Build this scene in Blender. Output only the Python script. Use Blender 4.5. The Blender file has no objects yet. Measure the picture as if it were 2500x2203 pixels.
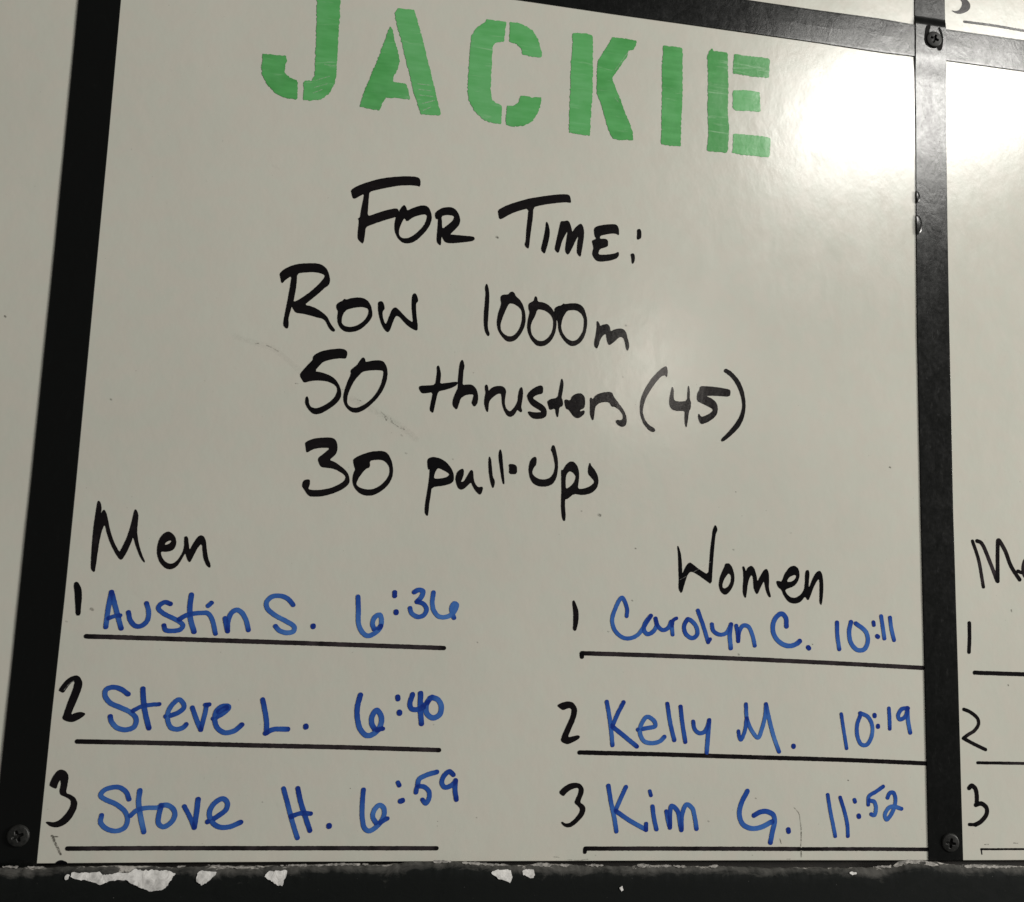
import bpy, math, random
import numpy as np
from mathutils import Matrix, Vector

INK = [
 ('stencil_letter', 'green stencilled letter J', 'main', 'green', [
  ('P',0,1,[124.02,558.32,139.02,560.58,139.47,548.49,139.67,534.40,139.66,519.37,139.80,509.42,139.89,500.49,138.94,493.43,135.66,487.08,131.35,482.78,126.89,481.22,119.66,480.58,119.70,486.96,119.05,492.77,120.59,494.26,124.20,494.74,126.00,498.13,125.95,507.53,125.37,522.36,124.89,537.30,124.47,548.29]),
  ('P',0,1,[91.95,509.28,106.84,509.66,107.09,505.94,106.28,501.89,106.54,497.99,109.64,494.96,114.71,493.67,115.63,489.37,115.58,480.54,107.88,480.72,101.41,483.10,96.59,487.84,92.80,493.20,91.77,498.94,91.81,504.84]),
 ]),
 ('stencil_letter', 'green stencilled letter A', 'main', 'green', [
  ('P',0,1,[173.52,539.76,175.32,537.99,176.85,530.61,179.04,524.85,180.88,517.03,180.26,510.91,177.31,504.50,177.03,500.96,185.97,500.94,187.54,497.84,189.36,490.08,180.91,489.99,173.26,489.49,171.37,484.78,169.51,479.78,162.80,480.21,156.29,480.67,157.78,486.99,160.89,497.32,164.85,509.83,168.41,521.36,171.13,531.82,172.28,536.54]),
  ('P',0,1,[177.95,554.15,188.68,554.70,191.65,546.95,194.53,537.16,197.97,525.45,200.27,517.66,203.70,506.01,206.59,495.32,210.88,481.35,197.38,480.64,195.75,484.92,191.91,495.41,188.43,507.99,185.04,518.61,181.54,531.27,178.13,541.94,176.10,549.79]),
 ]),
 ('stencil_letter', 'green stencilled letter C', 'main', 'green', [
  ('P',0,1,[238.88,554.82,245.93,554.80,252.31,554.89,252.08,548.43,251.42,540.28,245.61,538.74,243.77,535.91,243.59,528.69,243.61,516.42,243.63,504.20,244.60,497.23,247.40,495.06,251.83,493.60,251.87,480.46,244.12,480.81,239.24,482.41,233.23,487.69,229.06,495.22,227.99,504.17,228.37,521.50,228.66,536.87,229.40,542.11,232.56,547.71,237.25,552.00]),
  ('P',0,1,[255.26,555.11,261.67,555.21,267.68,553.26,271.12,551.15,275.29,545.50,278.46,534.53,277.94,532.39,271.81,532.07,264.49,532.81,263.83,537.16,260.28,539.77,255.14,540.59,255.54,547.89]),
  ('P',0,1,[264.45,502.55,272.90,502.21,279.07,503.01,278.57,497.53,276.83,491.20,273.51,485.19,268.36,481.51,260.64,479.54,255.27,480.38,255.41,494.06,260.06,494.65,263.38,497.11,264.22,500.78]),
 ]),
 ('stencil_letter', 'green stencilled letter K', 'main', 'green', [
  ('P',0,1,[300.01,553.49,307.04,554.18,313.93,553.89,314.56,538.47,314.80,522.87,314.94,507.36,314.08,491.80,314.23,479.74,307.25,479.70,299.49,480.28,299.33,495.07,299.38,515.65,299.23,530.12,299.81,543.74]),
  ('P',0,1,[328.34,554.25,336.51,554.66,345.54,554.14,345.61,551.19,343.85,547.25,340.29,546.23,338.88,540.77,333.98,532.76,329.11,524.27,329.38,521.70,333.46,512.87,337.78,502.02,342.06,492.22,344.43,486.32,345.18,480.23,337.31,479.48,330.76,479.51,327.60,485.27,324.88,493.16,321.56,504.08,318.16,510.88,318.02,523.30,318.20,534.79,320.61,539.30,323.50,544.94,326.91,550.68]),
 ]),
 ('stencil_letter', 'green stencilled letter I', 'main', 'green', [
  ('P',0,1,[365.59,553.24,372.65,553.59,379.95,553.33,380.01,536.88,380.47,521.11,379.90,505.29,379.65,494.82,379.59,479.75,372.92,479.46,365.54,479.61,365.60,498.27,365.51,519.15,365.21,534.88,365.53,545.49]),
 ]),
 ('stencil_letter', 'green stencilled letter E', 'main', 'green', [
  ('P',0,1,[401.95,556.07,403.03,554.40,413.82,554.29,413.95,541.46,414.42,525.55,414.05,509.63,415.00,499.21,415.08,490.82,414.15,479.21,407.05,478.88,399.25,478.99,400.12,492.13,399.34,513.02,399.28,534.17,398.66,550.05,399.35,553.14]),
  ('P',0,1,[418.92,554.14,431.72,554.07,445.66,554.37,445.19,539.44,436.09,539.08,425.43,539.26,417.99,539.34,418.24,547.39]),
  ('P',0,1,[418.11,526.25,427.64,527.81,438.50,527.64,438.58,512.74,429.87,512.69,420.36,511.69,418.23,513.33,418.16,520.73]),
  ('P',0,1,[418.41,493.85,426.83,494.15,433.17,494.61,440.59,494.46,446.44,494.12,445.96,479.64,436.43,479.24,425.89,479.04,418.02,479.67,418.68,487.07]),
 ]),
 ('written_word', 'black marker word FOR', 'main', 'black', [
  ('P',0,1,[154.17,422.41,158.66,425.95,164.77,429.02,172.47,432.22,180.28,434.34,188.16,435.80,195.05,436.36,198.00,435.98,199.31,434.45,199.39,429.71,197.49,430.33,192.17,430.12,185.85,429.18,178.56,427.08,171.32,424.61,166.18,422.65,166.01,418.22,165.96,412.70,165.83,405.82,169.16,407.00,173.23,409.09,178.37,411.30,184.58,413.35,186.14,411.86,185.88,408.80,184.38,407.26,179.74,405.39,173.59,402.65,168.51,400.08,165.21,398.36,164.98,393.42,164.32,386.82,162.43,387.98,160.50,389.96,160.43,395.68,160.72,402.26,159.97,403.55,161.36,404.63,161.60,409.48,162.43,415.07,163.13,421.10,160.11,418.94,156.86,416.65,155.62,417.34,154.82,420.28]),
  ('P',0,1,[186.29,411.05,187.72,413.97,189.45,416.26,190.86,414.59,191.62,412.18,195.11,414.50,199.78,416.67,203.48,417.24,205.95,415.95,207.57,412.24,208.19,408.42,206.84,403.30,203.88,398.57,199.88,393.75,196.32,390.91,192.16,389.82,188.95,390.70,186.17,393.43,184.26,397.62,183.87,401.98,184.35,405.88,185.09,408.72]),
  ('H',0,1,[190.46,407.08,191.90,404.75,195.43,408.17,200.10,410.33,203.52,411.25,205.04,410.58,204.77,407.50,203.37,403.48,199.63,398.68,196.10,395.28,193.02,393.48,189.87,393.15,187.99,393.89,187.00,395.71,186.93,399.00,188.05,402.69,189.45,406.15]),
  ('P',0,1,[210.12,412.52,211.89,414.65,214.74,416.74,218.45,417.76,221.68,417.78,224.45,416.01,226.20,413.13,227.18,409.33,226.51,406.20,224.49,403.49,221.94,400.45,220.67,398.93,224.69,399.07,230.07,399.07,235.45,399.18,237.10,398.69,237.28,397.04,235.60,395.87,230.27,394.66,224.95,393.56,220.69,392.96,217.99,393.40,216.29,395.43,215.23,397.54,214.99,394.75,215.02,390.78,213.54,391.56,212.12,393.35,212.15,398.32,212.41,403.88,212.43,409.15,211.28,408.48,210.40,410.05]),
  ('H',0,1,[214.37,411.03,217.64,412.21,220.85,412.44,223.19,411.80,222.61,409.13,220.06,406.35,215.44,401.99,214.97,406.37]),
 ]),
 ('written_word', 'black marker word TIME with colon', 'main', 'black', [
  ('P',0,1,[252.10,419.04,255.92,421.99,262.92,425.57,270.52,428.67,273.25,429.71,280.38,431.75,288.66,433.92,295.89,435.29,300.36,435.56,301.52,434.38,302.37,430.47,301.95,429.85,298.85,430.08,292.74,428.84,286.10,427.26,280.60,425.64,276.23,423.80,276.22,416.56,275.38,409.14,274.80,402.33,274.46,396.69,274.10,394.53,272.30,395.63,271.41,397.50,272.14,399.82,272.19,405.99,272.70,414.49,273.38,423.04,266.96,420.65,260.49,417.41,254.64,413.13,253.25,413.66,252.87,416.31]),
  ('P',0,1,[285.68,415.31,287.27,412.65,288.25,408.23,287.93,403.12,286.59,396.80,285.52,392.65,284.81,392.41,282.63,394.72,283.46,399.29,284.65,405.04,285.28,410.74]),
  ('P',0,1,[295.67,416.09,297.89,416.32,300.10,417.12,301.52,416.42,303.04,412.61,303.89,408.73,305.57,412.31,308.02,414.84,309.84,416.00,311.12,414.31,312.07,410.72,311.94,405.60,311.02,398.71,310.20,392.42,308.66,393.40,307.48,395.53,307.59,401.19,308.51,407.79,306.39,403.89,304.58,399.19,301.70,392.98,299.99,394.22,299.26,396.39,299.99,403.24,300.88,410.23,299.03,407.09,296.95,402.36,295.73,397.16,294.74,393.41,292.45,395.43,292.13,396.80,293.55,404.27,294.86,411.75]),
  ('P',0,1,[318.91,413.71,321.79,415.61,327.40,417.17,333.62,418.11,335.47,417.16,336.56,414.42,336.66,410.14,334.93,411.39,332.09,411.38,327.03,410.00,323.39,408.77,323.17,406.47,327.11,406.99,328.83,406.20,329.21,402.26,327.83,401.10,323.36,399.51,322.07,395.30,326.29,395.44,331.34,396.51,334.71,397.42,336.66,398.75,337.01,396.23,335.37,393.79,330.89,391.93,325.29,390.64,321.91,390.65,319.90,392.26,318.31,394.92,318.47,397.20,319.14,399.53,317.89,403.94,318.03,404.98,320.92,406.24,319.44,408.64]),
  ('P',0,1,[349.54,415.89,351.07,416.51,352.23,415.77,352.61,411.51,352.19,409.86,350.38,408.70,349.51,409.18,349.62,412.34]),
  ('P',0,1,[345.21,397.90,346.89,398.81,348.06,397.90,348.26,393.94,347.07,390.98,346.20,392.03,346.02,394.85]),
 ]),
 ('written_word', 'black marker word ROW', 'main', 'black', [
  ('P',0,1,[112.54,361.54,114.71,364.42,118.33,366.90,122.75,368.94,129.27,370.22,135.85,370.76,139.49,369.78,142.20,367.36,143.69,364.01,144.53,360.34,144.30,358.18,143.15,356.20,141.91,355.55,138.11,351.19,133.33,346.49,129.28,342.51,133.62,342.00,137.77,340.52,142.53,337.50,144.70,335.31,146.44,331.75,148.65,329.03,149.74,327.80,149.30,326.60,147.76,326.84,145.60,329.03,143.57,333.09,141.18,334.73,138.63,334.88,134.00,335.95,128.39,336.77,124.35,336.94,122.69,339.16,121.45,341.17,120.80,337.41,119.86,332.58,120.36,328.94,120.05,326.03,118.52,326.42,116.99,328.39,117.33,332.89,118.30,340.88,119.10,347.83,119.86,355.33,120.24,360.95,117.35,358.81,115.24,356.49,114.81,355.49,113.91,356.09,113.30,359.22]),
  ('H',0,1,[123.40,362.86,128.14,364.01,134.19,364.81,138.29,364.56,141.32,363.36,140.55,361.03,137.74,357.02,132.99,351.78,127.73,347.04,122.17,343.24,122.85,348.18,123.52,355.68]),
  ('P',0,1,[149.50,344.24,151.17,346.26,153.41,347.27,154.34,348.95,155.66,348.27,159.16,349.82,163.75,350.62,167.38,350.15,170.08,348.25,171.80,345.19,172.81,341.00,172.71,338.32,170.83,334.95,167.46,330.93,163.51,328.19,159.48,327.16,155.89,327.27,153.23,329.16,151.26,332.17,150.65,336.36,151.01,340.38,149.92,341.62]),
  ('H',0,1,[154.40,339.36,156.05,341.64,160.06,343.33,165.13,344.48,168.23,344.34,170.25,343.45,170.50,340.80,169.16,337.20,166.27,333.75,162.31,331.28,158.77,330.44,155.69,330.70,153.54,332.37,153.42,336.08]),
  ('P',0,1,[176.17,348.54,177.77,349.50,179.09,349.08,179.99,347.01,180.65,344.39,179.19,342.64,179.50,338.92,180.89,335.30,182.00,334.06,183.56,338.75,184.87,343.15,186.05,345.41,187.57,346.19,189.47,344.91,192.22,342.20,196.05,338.78,199.55,336.83,198.75,342.24,197.93,348.10,197.91,353.50,198.32,355.70,199.41,356.89,200.67,355.92,201.75,353.31,201.86,351.16,200.60,350.23,200.83,345.66,201.78,339.28,202.52,335.04,202.43,331.81,200.04,332.41,196.28,334.50,193.54,336.94,190.78,339.92,188.38,340.78,187.18,339.07,185.85,334.66,184.76,330.82,183.57,328.96,181.41,330.54,179.15,334.08,177.31,339.26,176.24,344.52]),
 ]),
 ('written_word', 'black marker distance 1000m', 'main', 'black', [
  ('P',0,1,[246.69,368.19,247.88,365.55,248.78,360.69,248.90,354.12,248.68,346.45,248.53,339.90,249.11,336.14,250.11,334.05,249.81,332.29,248.74,332.31,247.00,335.41,246.12,339.69,245.84,346.20,246.17,354.97,246.43,361.57,245.75,364.80]),
  ('P',0,1,[256.49,359.76,258.05,361.28,261.56,361.60,262.85,363.37,264.46,363.91,265.86,362.83,266.48,360.95,269.55,358.76,271.87,355.11,273.41,350.30,273.97,345.41,273.23,340.41,270.98,335.29,267.89,331.21,264.71,329.58,261.46,329.85,258.10,333.10,255.51,337.24,254.64,341.52,255.11,347.02,256.28,351.51,257.23,354.88,256.58,357.57]),
  ('H',0,1,[262.33,355.78,265.32,355.73,268.63,354.27,271.18,351.75,271.65,346.30,271.00,341.86,269.28,337.33,266.17,333.79,262.96,332.97,259.67,334.33,257.41,336.86,256.99,340.63,258.16,345.11,260.09,350.75]),
  ('P',0,1,[275.53,356.27,277.22,357.80,279.10,358.80,279.55,361.33,280.23,362.39,281.20,361.21,281.68,358.49,285.41,358.44,288.75,357.20,291.58,354.69,293.61,351.55,294.85,347.25,295.00,342.85,294.08,337.27,291.77,332.68,288.60,329.40,284.83,328.16,281.54,328.81,278.43,332.10,276.10,336.28,275.13,340.57,275.58,346.10,276.66,350.86,275.64,353.25]),
  ('H',0,1,[281.49,353.23,284.49,353.50,287.80,352.69,290.61,350.73,292.64,347.60,292.97,342.67,292.13,338.20,289.53,334.14,286.33,331.95,283.07,331.67,280.29,333.35,278.00,336.44,277.39,341.32,278.24,344.68,280.03,348.14]),
  ('P',0,1,[293.39,354.85,294.83,356.36,298.64,357.82,299.43,359.00,300.27,358.52,304.12,359.43,308.54,359.83,311.90,358.75,313.93,356.15,315.44,351.84,316.12,347.46,315.71,342.44,314.48,337.36,312.11,333.30,308.33,330.50,305.03,330.23,301.66,332.42,298.23,336.52,296.44,340.77,295.98,346.24,294.56,347.77,293.32,352.08]),
  ('H',0,1,[302.07,354.25,305.91,355.15,309.24,354.89,312.08,352.92,313.83,350.03,313.96,345.61,313.53,341.14,311.44,337.10,308.77,334.12,305.47,333.56,302.12,335.20,299.25,338.81,298.14,342.57,298.45,346.46,299.70,350.44]),
  ('P',0,1,[322.66,348.59,323.32,348.92,324.48,347.36,325.09,345.47,327.28,346.77,330.06,347.46,331.67,346.04,332.55,342.22,335.18,344.23,339.09,345.12,341.63,344.68,343.36,342.87,344.29,339.34,345.62,335.00,345.58,332.22,344.79,330.05,343.64,331.23,342.98,335.34,341.78,338.57,339.79,339.62,337.58,338.21,334.85,335.21,331.84,332.91,330.69,334.30,329.75,338.10,329.40,340.84,326.94,338.97,325.34,336.07,324.34,332.11,323.57,329.84,321.87,330.81,321.24,333.51,322.21,338.57,322.89,344.17]),
 ]),
 ('written_word', 'black marker number 50', 'main', 'black', [
  ('P',0,1,[136.92,308.93,138.41,310.89,141.81,313.00,146.77,314.62,152.79,315.75,156.36,315.62,158.07,314.34,158.43,312.53,157.75,309.42,154.68,309.69,149.67,308.66,144.71,306.94,142.77,305.74,138.37,299.64,142.66,299.46,147.79,298.03,151.46,295.97,154.20,292.52,155.84,288.74,156.16,285.11,155.08,282.17,152.02,278.57,147.70,275.15,143.84,272.70,140.87,272.08,138.31,272.93,135.63,275.83,134.04,278.81,133.99,281.91,134.88,283.53,135.85,281.79,136.36,278.46,137.59,276.49,140.63,275.78,144.55,277.25,148.90,280.16,152.20,283.78,153.59,287.52,153.30,290.63,150.64,292.77,146.53,294.02,140.98,294.11,136.50,293.40,132.60,291.80,131.23,293.62,129.43,296.60,131.09,299.59,134.33,303.76,137.13,307.12]),
  ('P',0,1,[161.08,302.22,163.15,304.22,165.09,305.96,166.94,309.27,168.61,311.51,169.85,310.29,170.18,308.10,174.11,309.48,178.69,310.22,181.81,309.67,183.78,306.66,184.78,302.51,184.33,296.67,182.34,290.74,179.06,285.25,175.22,280.78,170.86,276.82,166.91,274.87,163.34,275.24,160.16,277.60,158.03,281.09,157.58,285.22,158.41,289.97,160.08,295.85,161.64,299.64]),
  ('H',0,1,[166.27,298.95,168.40,301.75,171.41,302.77,175.47,303.46,179.56,303.79,182.25,303.63,182.11,299.66,180.89,293.78,178.37,288.34,175.04,283.90,171.16,280.48,167.22,278.22,163.69,277.86,161.07,279.23,159.94,281.23,160.17,285.93,161.88,291.28,164.14,296.16]),
 ]),
 ('written_word', 'black marker word thrusters', 'main', 'black', [
  ('P',0,1,[216.32,308.87,217.32,310.02,218.17,308.75,219.28,304.04,219.10,300.30,218.85,297.73,224.15,298.83,229.88,300.07,230.46,299.04,229.73,297.66,226.41,295.54,221.76,293.86,217.89,292.67,216.84,287.40,216.06,282.06,215.46,278.22,213.85,279.27,213.11,280.53,213.72,285.06,214.79,292.01,210.92,291.08,207.72,290.58,206.17,292.42,205.30,294.20,206.02,295.47,211.20,296.08,215.96,296.87,216.41,301.69,216.73,305.97]),
  ('P',0,1,[231.89,313.86,232.90,315.02,233.78,313.21,234.42,310.58,233.78,307.31,233.73,302.50,233.67,297.96,236.81,298.73,239.98,298.71,242.45,296.76,243.91,293.66,244.34,289.96,243.95,286.74,242.46,284.40,241.10,285.20,240.23,287.00,240.93,289.18,241.47,292.52,238.68,292.31,235.55,291.44,232.75,289.11,231.87,285.33,230.74,281.43,228.83,282.99,227.69,285.02,228.04,288.76,229.68,293.13,230.87,295.88,230.62,301.19,230.90,306.55,231.21,311.40]),
  ('P',0,1,[248.57,298.83,249.60,299.71,250.51,298.44,251.02,295.00,252.78,297.54,255.92,299.12,259.64,299.40,261.83,298.23,262.73,295.88,262.31,292.90,261.95,288.59,262.90,284.92,265.11,282.94,266.44,283.15,268.74,285.88,270.74,289.77,270.84,294.07,271.50,297.89,272.78,299.87,273.74,298.59,274.04,294.85,273.44,289.44,273.02,286.19,273.91,284.11,273.42,282.74,272.05,283.44,270.66,284.68,268.93,281.08,266.59,279.21,264.16,279.94,261.89,283.25,260.39,287.41,259.96,291.66,259.57,294.57,256.67,293.82,253.58,291.18,251.57,288.36,251.46,284.63,251.23,281.15,249.96,282.39,248.56,286.55,248.56,290.28,249.20,294.06,248.64,297.23]),
  ('P',0,1,[276.75,294.51,278.53,297.34,281.67,300.00,285.40,301.91,287.32,301.24,287.44,297.74,286.95,296.25,284.00,295.59,281.35,294.05,280.59,292.65,283.62,290.99,287.48,288.85,289.71,286.86,290.45,284.23,290.17,281.52,287.80,279.74,284.58,279.25,281.34,279.29,278.85,281.25,277.70,283.31,278.48,283.90,282.27,283.37,286.57,283.84,287.10,284.25,284.34,285.93,280.49,287.80,278.25,290.32,277.19,292.67]),
  ('P',0,1,[299.18,305.40,299.92,307.91,300.98,305.54,300.97,300.66,299.95,294.49,300.80,293.33,301.34,289.32,298.69,287.91,298.48,284.26,297.94,280.84,296.64,283.32,296.10,287.32,292.49,285.69,291.33,288.59,290.51,291.36,292.64,293.14,297.50,294.31,298.31,299.64]),
  ('P',0,1,[302.04,293.02,303.24,293.68,306.14,292.92,307.26,296.25,310.49,298.28,313.78,298.53,315.91,296.08,316.27,292.03,315.71,288.74,313.28,287.59,312.50,286.08,316.17,287.31,315.83,284.69,313.43,282.50,311.41,281.54,308.92,282.42,306.62,285.25,305.51,286.79,303.44,287.45,302.54,290.22]),
  ('P',0,1,[319.47,295.53,320.44,296.25,321.31,294.85,323.69,298.29,327.79,300.23,334.41,301.14,335.49,298.35,337.90,295.25,341.33,291.41,344.36,286.73,345.29,282.71,344.54,278.99,342.08,277.76,339.13,279.02,337.58,281.35,338.22,282.37,341.13,282.25,342.77,283.35,342.28,286.58,339.70,289.66,336.33,291.46,334.68,290.93,332.93,294.07,328.79,293.93,325.50,292.71,323.10,290.09,322.82,285.19,322.12,280.68,320.85,281.80,319.75,285.78,319.78,290.66]),
 ]),
 ('written_word', 'black marker weight 45 in brackets', 'main', 'black', [
  ('P',0,1,[372.29,321.69,373.20,318.59,372.70,313.56,371.55,315.55,368.60,314.49,365.28,310.50,361.18,304.39,358.33,299.23,356.76,294.18,356.02,289.20,357.39,284.38,360.41,280.50,364.23,278.71,365.35,277.15,364.28,275.86,361.33,276.47,357.47,280.29,354.84,285.83,354.13,291.52,354.59,297.30,356.97,304.07,361.04,311.00,366.00,317.19,370.18,320.85]),
  ('P',0,1,[376.54,308.21,377.69,305.64,377.51,301.48,378.07,298.21,382.51,297.87,387.44,298.90,387.49,306.38,388.12,309.92,389.03,306.49,389.13,299.85,390.01,298.26,389.82,294.10,388.58,291.53,387.98,285.71,387.04,280.28,386.16,282.28,385.66,287.19,386.01,292.01,380.91,291.39,377.08,291.94,374.91,294.67,374.66,298.79,375.59,303.82]),
  ('P',0,1,[396.28,309.71,402.91,310.05,410.69,309.80,417.63,309.07,418.35,307.03,417.68,304.05,410.75,303.96,403.85,303.86,400.41,303.19,404.73,301.84,408.21,299.18,409.29,295.51,408.74,291.31,405.76,287.78,401.50,285.00,397.67,283.49,395.93,285.44,395.27,289.53,395.85,290.81,397.34,288.43,400.59,289.49,404.85,292.28,406.12,294.28,403.08,295.89,397.90,298.01,394.28,299.40,394.38,304.40,396.06,307.03]),
  ('P',0,1,[414.45,323.70,419.26,321.39,424.54,315.90,427.65,309.41,429.00,302.80,429.23,296.12,427.80,289.34,424.81,283.30,419.66,277.97,414.53,273.49,412.39,272.52,411.77,274.13,416.20,278.56,421.33,284.72,425.18,290.82,427.13,297.64,426.38,303.44,424.15,309.99,420.18,316.41,415.79,319.85,412.99,321.31]),
 ]),
 ('written_word', 'black marker number 30', 'main', 'black', [
  ('P',0,1,[135.58,253.52,137.95,255.22,141.84,256.76,146.79,257.55,151.28,257.90,153.84,257.05,155.38,254.83,155.95,251.28,155.38,248.16,153.99,246.28,151.16,243.54,154.73,242.49,158.38,240.16,161.53,237.80,163.42,235.62,164.61,232.37,164.53,229.56,162.67,227.16,158.35,224.11,153.00,221.78,147.63,220.21,141.22,219.74,139.43,220.75,137.26,223.65,135.64,225.83,135.66,227.85,136.61,229.93,138.56,230.40,140.05,230.29,140.14,227.36,139.20,224.27,141.95,223.82,146.89,224.21,152.77,225.57,157.62,227.88,161.46,230.65,162.37,233.77,159.64,235.90,155.51,237.94,151.97,238.49,146.97,238.69,145.65,239.88,144.32,242.86,144.60,244.66,147.44,247.14,151.69,251.26,147.18,251.22,142.25,250.38,139.35,248.92,137.46,247.42,136.69,247.88,136.27,250.50]),
  ('P',0,1,[166.25,244.75,168.55,246.70,172.48,248.75,177.44,250.62,182.99,251.39,186.58,250.95,189.02,248.26,190.77,244.24,191.68,239.66,191.42,235.01,189.24,230.25,185.89,226.47,181.99,223.69,178.53,222.47,175.00,222.37,171.41,223.59,168.76,225.99,166.80,229.44,166.44,232.99,167.13,236.61,168.01,238.81,167.17,240.20,166.52,242.72]),
  ('H',0,1,[176.51,244.63,180.26,245.54,184.31,245.79,186.93,244.52,189.38,241.58,189.61,237.47,188.28,233.79,185.19,230.02,181.29,227.23,177.31,226.08,173.25,226.50,170.42,227.61,168.83,229.05,169.65,232.16,171.71,235.87,174.04,239.08,177.00,240.55]),
 ]),
 ('written_word', 'black marker word pull-ups', 'main', 'black', [
  ('P',0,1,[213.22,247.47,214.57,248.98,217.12,249.67,221.69,248.98,225.70,246.63,228.78,243.24,230.58,239.45,230.92,234.92,228.93,233.18,225.11,231.66,216.78,230.20,216.39,225.02,215.72,219.19,215.59,215.33,215.33,211.48,214.15,212.05,213.07,214.24,213.41,220.35,214.31,228.12,214.95,234.61,215.21,242.40,214.31,241.05,213.54,243.59]),
  ('H',0,1,[220.04,242.83,223.33,241.93,228.32,239.31,226.79,237.27,222.96,236.06,217.82,235.43,218.27,239.34]),
  ('P',0,1,[235.94,243.35,237.09,242.45,237.11,239.19,235.96,235.87,235.37,234.53,237.63,234.99,239.42,238.68,241.23,242.05,242.30,242.96,243.22,241.52,243.61,236.98,244.86,233.80,246.92,231.64,249.51,232.44,250.09,231.17,249.06,227.54,247.77,227.14,245.39,229.27,243.29,232.40,242.20,234.94,240.02,232.53,237.52,230.12,235.92,229.57,233.92,230.55,232.48,233.71,231.87,236.92,232.80,240.88]),
  ('P',0,1,[253.46,252.64,254.68,250.09,255.42,243.57,256.13,239.04,257.54,236.83,257.52,234.22,256.77,231.56,255.59,233.12,254.19,238.26,253.31,243.44,252.91,249.98]),
  ('P',0,1,[260.52,257.84,261.56,255.13,262.35,248.60,263.30,241.43,264.10,234.60,262.89,235.19,261.45,241.32,260.01,249.11,259.39,253.02,259.73,256.01]),
  ('P',0,1,[266.34,248.19,269.66,248.27,271.69,247.21,272.09,241.97,267.93,241.58,266.69,242.63,266.93,244.94]),
  ('P',0,1,[283.45,254.23,284.69,253.31,284.64,249.01,282.72,246.57,281.84,243.22,283.94,240.71,287.33,239.27,291.35,239.51,294.65,241.03,296.56,244.12,297.42,248.81,296.23,254.04,295.09,257.96,294.05,258.89,294.94,262.28,296.29,262.37,297.56,258.79,298.97,252.89,299.19,246.27,298.35,240.92,296.14,236.82,292.17,234.94,287.50,234.67,283.44,236.07,280.99,239.22,279.66,244.41,279.96,249.04,281.17,252.43]),
  ('P',0,1,[301.53,246.74,302.57,246.14,304.47,249.91,307.10,252.40,309.82,252.38,312.28,249.73,313.55,245.82,313.57,240.51,312.74,234.49,317.13,234.88,321.83,237.01,324.47,239.83,322.36,242.36,319.55,245.19,319.77,249.53,320.70,252.79,321.59,250.31,324.25,247.81,326.27,243.93,326.93,239.97,325.95,235.92,322.64,232.42,316.58,230.61,310.46,231.39,306.20,227.51,304.52,227.42,304.70,221.51,305.41,216.30,304.98,212.87,303.62,213.58,302.71,216.81,302.07,223.99,302.11,233.21,301.74,240.46]),
  ('H',0,1,[307.30,246.23,310.05,244.94,311.62,242.38,310.25,238.32,307.63,235.52,304.85,233.90,304.45,239.96,305.00,243.97]),
 ]),
 ('written_word', 'black marker heading Men', 'main', 'black', [
  ('P',0,1,[14.78,206.01,15.15,209.67,15.80,210.10,16.82,209.04,17.76,205.20,17.28,201.29,18.63,204.27,19.26,204.89,20.57,203.17,21.72,199.59,23.55,192.90,26.21,186.26,28.92,181.57,30.38,179.71,31.98,183.64,34.21,190.05,35.82,198.39,36.48,204.27,37.23,206.51,39.23,203.20,39.26,199.05,39.18,192.72,40.90,185.05,43.28,178.87,45.50,174.62,45.08,174.12,42.75,176.91,39.95,182.58,37.23,189.96,36.43,185.80,34.19,179.41,32.22,175.46,30.84,175.39,28.25,178.64,24.45,185.21,22.11,190.89,20.32,196.60,18.82,191.69,18.04,184.90,17.72,178.15,17.41,171.42,17.13,166.87,14.89,168.92,14.51,174.16,14.20,184.23,14.17,194.83,14.53,201.14]),
  ('P',0,1,[57.25,193.74,59.68,192.79,62.00,190.22,62.73,187.08,62.26,184.14,60.54,182.11,57.33,181.23,54.03,181.41,54.47,178.91,56.36,175.84,59.31,174.04,62.10,174.41,64.71,176.96,66.75,180.94,67.61,184.88,67.31,188.77,67.23,190.97,68.52,191.38,69.44,189.86,70.16,185.49,70.86,182.60,72.44,186.58,74.93,191.11,76.96,192.44,78.95,191.31,80.12,188.43,80.83,183.56,82.09,178.25,83.88,174.67,83.71,172.56,81.44,174.31,79.49,178.13,78.68,182.48,78.01,186.85,76.71,186.54,75.03,183.77,73.05,178.80,71.57,175.33,69.87,177.19,68.59,181.52,66.58,177.04,64.12,172.56,60.99,170.73,57.66,171.30,54.13,174.53,52.10,179.28,51.75,183.63,52.51,188.53,54.57,192.04]),
  ('H',0,1,[55.71,185.52,57.26,187.79,60.26,188.52,59.02,186.41,56.98,185.44]),
 ]),
 ('written_word', 'black marker heading Women', 'main', 'black', [
  ('P',0,1,[382.04,200.57,382.74,200.60,384.57,195.38,385.38,188.14,385.69,181.56,387.83,186.93,390.57,190.16,392.68,189.13,396.92,186.01,403.97,182.22,404.56,191.00,405.16,199.69,406.12,207.08,406.56,211.79,407.79,215.21,408.70,215.80,410.08,212.64,408.56,209.55,407.93,203.16,407.19,194.45,406.61,184.45,406.28,176.16,401.91,178.95,396.97,182.05,393.46,183.88,391.01,183.90,388.97,181.04,387.32,175.70,385.48,169.06,383.35,172.25,383.46,178.17,383.12,186.06,382.70,194.63]),
  ('P',0,1,[415.83,190.52,418.66,190.65,420.81,187.74,422.27,182.48,421.96,177.82,420.23,173.77,417.45,170.34,415.34,169.73,412.86,171.48,411.28,175.38,411.72,180.03,413.43,184.75,415.15,188.16]),
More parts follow.
